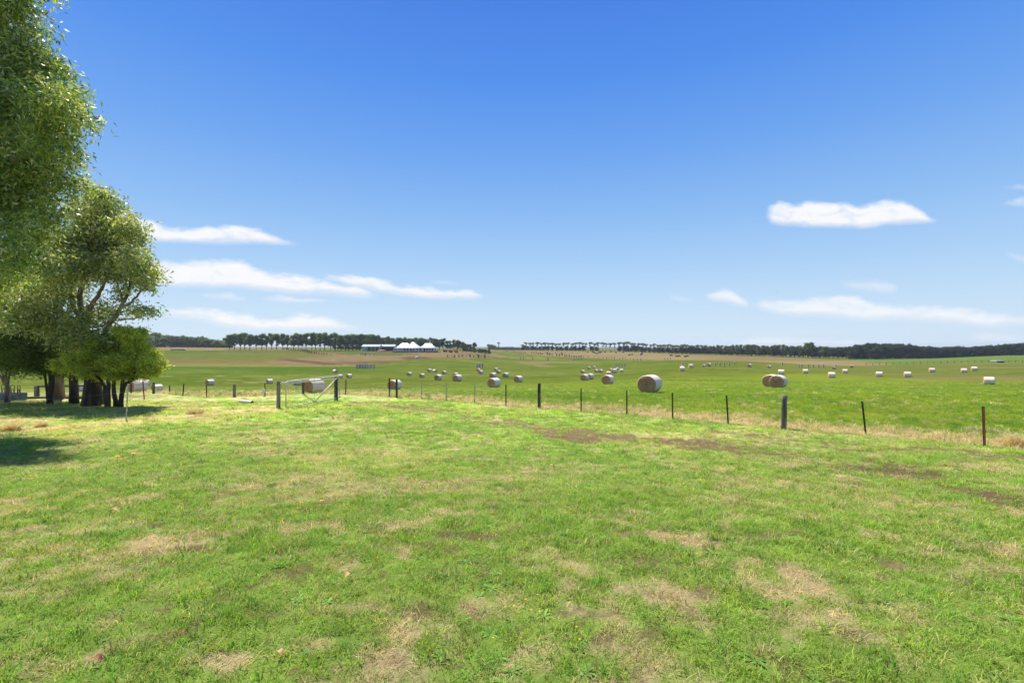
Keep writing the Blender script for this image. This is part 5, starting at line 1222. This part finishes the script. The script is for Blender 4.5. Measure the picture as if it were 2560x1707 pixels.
# vehicles by the house
M_ORG = vary('orange_paint', lin(226,128,48), lin(206,108,40), 3, .5); M_RED = vary('red_paint', lin(188,58,46), lin(160,50,40), 3, .5)
M_CARW = vary('white_paint', lin(222,222,220), lin(208,208,206), 3, .3, spec=.5); M_TYRE, _, _ = pmat('tyre', (.015, .015, .015), .85)
M_TANP = vary('straw_paint', lin(222,190,120), lin(204,168,96), 3, .5)
def wheel(mb, x, y, r_, w_=.3): 
    mb.tube([(x, y-w_/2, r_), (x, y+w_/2, r_)], r_, 14)
def place(t, px_, py_):
    D = depth_of(px_, py_); p = at(px_, D); t.location = (p.x, p.y, p.z); return D
def car(px_, py_, label, rz=0.0):
    t = empty('parked_car', (0, 0, 0), 0, label, 'car'); place(t, px_, py_); t.rotation_euler = (0, 0, rz)
    m_ = MB(); y0, y1 = -.85, .85
    pf = [(-2.1,.35),(-2.15,.85),(-1.9,1.0),(-1.2,1.08),(-.6,1.5),(.9,1.52),(1.5,1.05),(2.1,.98),(2.15,.35)]
    n = len(pf); vs = [(x_, y0, z_) for x_, z_ in pf]+[(x_, y1, z_) for x_, z_ in pf]
    m_.add(vs, [tuple(range(n)), tuple(range(n, 2*n))[::-1]]+[(i, n+i, n+(i+1) % n, (i+1) % n) for i in range(n)]); m_.build('body', M_CARW, t)
    m_ = MB(); m_.box((.2, 0, 1.26), (1.7, 1.74, .34)); m_.build('windows', M_GLS, t)
    for x_ in (-1.35, 1.35):
        for y_ in (-.8, .8): m_ = MB(); wheel(m_, x_, y_, .33, .24); m_.build('wheel', M_TYRE, t)
car(990, 879, 'white car parked at the left end of the farmhouse'); car(1048, 879.3, 'white car parked before the middle of the farmhouse', .3)
# orange loader beside the spoil heap
t = empty('loader', (0, 0, 0), 0, 'small orange loader parked under the open machinery shed', 'loader'); place(t, 942, 877.5)
m_ = MB(); m_.box((0, 0, 1.1), (2.6, 1.5, .8)); m_.box((.7, 0, 1.7), (1.0, 1.4, .5)); m_.build('body', M_ORG, t)
m_ = MB(); m_.box((-.4, 0, 2.0), (1.1, 1.3, 1.1)); m_.build('cab', M_GLS, t)
for x_ in (-.9, .9):
    for y_ in (-.8, .8): m_ = MB(); wheel(m_, x_, y_, .6, .35); m_.build('wheel', M_TYRE, t)
m_ = MB(); m_.tube([(1.0, 0, 1.5), (2.0, 0, 1.2), (2.5, 0, .5)], .12, 6); m_.box((2.7, 0, .4), (.5, 1.8, .6)); m_.build('bucket', M_ORG, t)
# red tractor
t = empty('tractor', (0, 0, 0), 0, 'small red tractor right of the farmhouse beside the trees', 'tractor'); place(t, 1113, 880.5)
m_ = MB(); m_.box((.6, 0, 1.15), (1.8, .8, .8)); m_.box((-.6, 0, 1.0), (1.0, 1.0, .7)); m_.build('bonnet', M_RED, t)
m_ = MB(); m_.box((-.5, 0, 2.5), (1.3, 1.2, .1)); 
for sx_ in (-1.05, .05):
    for sy_ in (-.5, .5): m_.box((sx_, sy_, 1.9), (.08, .08, 1.2))
m_.build('roof', M_RED, t)
for y_ in (-.75, .75):
    m_ = MB(); wheel(m_, -.6, y_, .8, .4); m_.build('wheel', M_TYRE, t); m_ = MB(); wheel(m_, 1.1, y_, .45, .3); m_.build('wheel', M_TYRE, t)
def excavator(px_, py_, rz, cabm, lab):
    t = empty('excavator', (0, 0, 0), 0, lab, 'excavator'); place(t, px_, py_); t.rotation_euler = (0, 0, rz)
    m_ = MB(); m_.tube([(-1.4, -1.0, .45), (1.4, -1.0, .45)], .45, 10); m_.tube([(-1.4, 1.0, .45), (1.4, 1.0, .45)], .45, 10); m_.box((0, 0, .55), (2.0, 1.7, .4)); m_.build('tracks', M_TYRE, t)
    m_ = MB(); m_.box((-.5, 0, 1.4), (3.0, 2.2, 1.1)); m_.build('body', M_ORG, t)
    m_ = MB(); m_.box((.5, -.6, 2.3), (1.2, 1.0, 1.2)); m_.build('cab', cabm, t)
    m_ = MB(); m_.tube([(.9, .2, 1.6), (2.3, .2, 3.6), (4.0, .2, 3.4)], [.22, .28, .2], 6); m_.tube([(4.0, .2, 3.4), (5.0, .2, 1.2)], [.2, .14], 6); m_.build('boom', M_TANP, t)
    m_ = MB(); m_.box((4.9, .2, .8), (.9, 1.0, .8), ry=.4); m_.build('bucket', M_ORG, t)
excavator(1127, 881, .15, M_CARW, 'orange machine with white cab, left of the pair right of the farmhouse')
excavator(1141, 881.3, .1, M_GLS, 'orange excavator with long straw-coloured boom, rightmost machine near the farmhouse')
def mound(px_, py_, w_, h_, mat, name, lab, cat, seed):
    D = depth_of(px_, py_); k = D/F; m_ = MB(); m_.blob((0, 0, 0), (w_*k/2, w_*k/2*.7, h_*k), 18, 10, .10, seed); o = m_.build(name, mat, None, smooth=True); p = at(px_, D); o.location = p; tag(o, lab, cat)
M_SPOIL = vary('spoil', lin(176,146,108), lin(140,112,82), .9, .95, 1, 3)
mound(955, 878.5, 24, 4, M_SPOIL, 'spoil_heap', 'tan heap of spoil in front of the long low shed', 'heap', 3)
mound(1093, 880, 20, 3, M_SPOIL, 'spoil_heap', 'low brown heap at the right end of the farmhouse', 'heap', 4)
M_SHEET = vary('white_sheeting', lin(208,206,204), lin(150,148,146), 1.2, .7)
mound(1042, 895, 9, 4.2, M_SHEET, 'rubble_pile', 'small pale pile on the bare bank below the farmhouse', 'pile', 5)
mound(929, 889, 5, 2, M_SHEET, 'rubble_pile', 'tiny white pile beside the shrub clump below the shed', 'pile', 6)
# row of wrapped bales on the left skyline paddock
for k in range(9):
    o = BS.copy(); C.objects.link(o); px_ = 430+k*3.9; D = depth_of(px_, 875.6); p = at(px_, D); o.location = p; s_ = 4.8*D/F/1.3; o.scale = (s_, s_, s_); o.rotation_euler = (0, 0, R(90))
    tag(o, '%s bale from the left in the tight line on the upper left hill' % nth(k+1), 'hay bale', 'tight line of bales on the left hill')
for k, px_ in enumerate((519, 523, 527, 534)):
    o = BS.copy(); C.objects.link(o); D = depth_of(px_, 877.6); p = at(px_, D); o.location = p; s_ = 2.6*D/F/1.3; o.scale = (s_, s_, s_); o.rotation_euler = (0, 0, R(80))
    tag(o, '%s of four small bales left of the windbreak on the hill' % nth(k+1), 'hay bale', 'four small bales on the left hill')
# trough shelter and fence at far right
D = depth_of(2495, 906.5); k = D/F; t = empty('water_trough', at(2495, D), 0, 'long white-topped trough shelter on the far right slope', 'trough')
m_ = MB(); m_.box((0, 0, 4.6*k), (25*k, 2.6, .35)); m_.build('cover', M_TRIM, t)
m_ = MB(); m_.box((1.0, 0, 2.2*k), (9*k, 1.2, 2.6*k)); m_.build('tank', M_DK, t)
for sx_ in (-1, 1): m_ = MB(); m_.box((sx_*11*k, 0, 2*k), (.2, 1.8, 4.6*k)); m_.build('leg', M_SHED, t)
t = empty('slope_fence', (0, 0, 0), 0, 'thin distant fence line crossing the right slope below the green rise', 'fence')
pts = []
for k in range(30):
    px_ = 2165+k*17.0; py_ = np.interp(px_, [2165, 2300, 2450, 2660], [914, 909.5, 906, 906]); D = depth_of(px_, float(py_)); p = at(px_, D); m_ = MB(); m_.tube([(p.x, p.y, p.z-.2), (p.x, p.y, p.z+1.15)], .09, 5); m_.build('post', M_WOODD, t); pts.append(p)
for zz in (.4, .75, 1.05):
    m_ = MB(); m_.tube([p+Vector((0, 0, zz)) for p in pts], .016, 4, cap=False); m_.build('wire', M_STEEL, t)
# ------------------------------------------------------------------ small things on the lawn
M_YEL = vary('dandelion_yellow', lin(236,200,20), lin(226,178,10), 60, .7); M_STALK, _, _ = pmat('stalk', lin(110,140,60), .6)
M_LEAFB = vary('dead_leaf', lin(150,98,58), lin(110,70,44), 30, .8); M_LEAFP = vary('pale_dead_leaf', lin(206,164,112), lin(170,128,84), 30, .8)
DAN = [(293,1144.5,'single dandelion in the lawn left of the flowering pair'),(328,1138,'left one of two close dandelions on the left lawn'),(336,1139,'right one of two close dandelions on the left lawn'),
       (757,1261,'small dandelion left of the bright one mid lawn'),(806,1255,'bright open dandelion mid lawn'),(1749,1200,'yellow dandelion on the right lawn below the fence'),(114,1067.5,'distant dandelion near the dry tuft at the shaded left lawn')]
def dandelion():
    t = empty('dandelion', (0, 0, 0)); m_ = MB(); m_.tube([(0, 0, -.02), (.006, 0, .04), (.01, .004, .085)], .0022, 5); m_.build('stalk', M_STALK, t)
    m_ = MB()
    for ring, (rr_, zz, n_) in enumerate(((.019, .084, 18), (.014, .089, 14), (.008, .093, 10))):
        for j in range(n_):
            a = 6.2832*j/n_+ring*.2; c_, s_ = math.cos(a), math.sin(a); m_.add([(.01-s_*.0022, .004+c_*.0022, zz), (.01+s_*.0022, .004-c_*.0022, zz), (.01+c_*rr_+s_*.003, .004+s_*rr_-c_*.003, zz+.002), (.01+c_*rr_-s_*.003, .004+s_*rr_+c_*.003, zz+.002)], [(0, 1, 2, 3)])
    m_.build('flower', M_YEL, t); return t
d0 = dandelion()
for k, (px_, py_, lab) in enumerate(DAN):
    o = d0 if k == 0 else copy_tree(d0); D = depth_of(px_, py_+14); p = at(px_, D); o.location = p; s_ = 1.15 if D < 9 else 1.9; o.scale = (s_, s_, s_); o.rotation_euler = (.2, .05, k*1.3); tag(o, lab, 'flower', 'dandelions on the lawn')
def leaf(px_, py_, L_, mat, lab, rz, seed):
    rr = random.Random(seed); D = depth_of(px_, py_); m_ = MB(); n = 9; vs = []; fs = []
    for i in range(n):
        t_ = i/(n-1); w_ = L_*.30*math.sin(math.pi*min(1, t_*.92+.04))**.8; z_ = .02+.25*L_*math.sin(math.pi*t_)
        for s_ in (-1, -.5, 0, .5, 1): vs.append(((t_-.5)*L_, s_*w_, z_+abs(s_)*w_*.55))
    for i in range(n-1):
        for j in range(4): fs.append((i*5+j, i*5+j+1, i*5+j+6, i*5+j+5))
    m_.add(vs, fs); o = m_.build('fallen_leaf', mat, None, smooth=True); p = at(px_, D); o.location = (p.x, p.y, p.z+.02); o.rotation_euler = (.1, .15, rz); tag(o, lab, 'leaf', 'dead leaves lying on the lawn')
leaf(869, 1452, .07, M_LEAFP, 'pale peach dead leaf standing out in the centre lawn', 1.2, 1)
leaf(243, 1665, .055, M_LEAFB, 'reddish-brown dead leaf near the bottom left corner', -.1, 2)
leaf(285, 1287, .12, M_LEAFP, 'curled tan leaf on the left lawn above the straw patch', .3, 3)
leaf(642, 1103, .16, M_LEAFB, 'dark speck of a leaf on the upper left lawn', .8, 4)
leaf(701, 1648, .05, M_LEAFP, 'narrow peach leaf lying near the bottom left of centre', -.7, 5)
leaf(1380, 1169, .10, M_LEAFP, 'small pale leaf below the bare earth patch', .4, 6)
# dead-grass mounds on the left and by the right fence
r = np.random.default_rng(301)
M_DEADG = leafmat('dead_grass', [lin(176,154,118), lin(212,190,150), lin(238,220,184)], .8, .4, .2)
for k, (px_, py_, w_, h_, lab) in enumerate([(30,1076,.42,.30,'shaggy dry grass mound at the shaded left edge'),(103,1068,.25,.2,'small dry grass tuft beside the larger shaggy mound'),(488,1034,.6,.28,'brown dry tussock on the yard edge left of the gate'),(2545,1117,.5,.4,'grey dry tussock at the right edge near the rusty picket')]):
    D = depth_of(px_, py_); p = at(px_, D); n = 420; V_, F_, lv = blades(n, w_*.5, h_, .012, 1.1, 310+k, 1.0); lvv = lv
    o = np_mesh('grass_tussock', V_, F_, M_DEADG, None, {'lv': lvv}); o.location = p; tag(o, lab, 'tussock', 'dry grass tussocks')
# birds
M_BIRD, _, _ = pmat('bird', (.03, .03, .035), .7)
def bird(px_, py_, D, span, lab, rz):
    m_ = MB(); m_.blob((0, 0, 0), (.16*span, .05*span, .05*span), 8, 6)
    for sg in (-1, 1): m_.add([(.07*span, 0, .01), (-.07*span, 0, .01), (-.05*span, sg*.28*span, .08*span), (.06*span, sg*.25*span, .09*span), (-.02*span, sg*.5*span, .0)], [(0, 1, 2, 3), (3, 2, 4)]); 
    m_.add([(-.14*span, 0, .0), (-.25*span, .05*span, 0), (-.25*span, -.05*span, 0)], [(0, 1, 2)])
    o = m_.build('bird', M_BIRD); o.location = P(px_, py_, D); o.rotation_euler = (0, 0, rz); tag(o, lab, 'bird', 'birds in flight')
bird(1943, 731, 120, .8, 'lower tiny bird flying above the right windbreak', .3); bird(1787, 117, 60, .35, 'upper tiny bird high in the deep blue sky', 1.0)
for o in bpy.data.objects:
    if o.get('label') and len(o['label'].replace('-', ' ').split()) > 16: print('LONG LABEL', o.name, o['label'])

# ------------------------------------------------------------------ air
hz = bpy.data.materials.new('air'); hz.use_nodes = True; g = NT(hz.node_tree); g.n.clear()
pv = g.node('ShaderNodeVolumePrincipled'); pv.inputs['Color'].default_value = (.86, .92, 1.0, 1); pv.inputs['Density'].default_value = .00013; pv.inputs['Anisotropy'].default_value = .2
o_ = g.node('ShaderNodeOutputMaterial'); g.l.new(pv.outputs[0], o_.inputs['Volume'])
m_ = MB(); m_.box((0, 0, -20), (11600, 11600, 80)); tag(m_.build('haze', hz), kind='stuff')
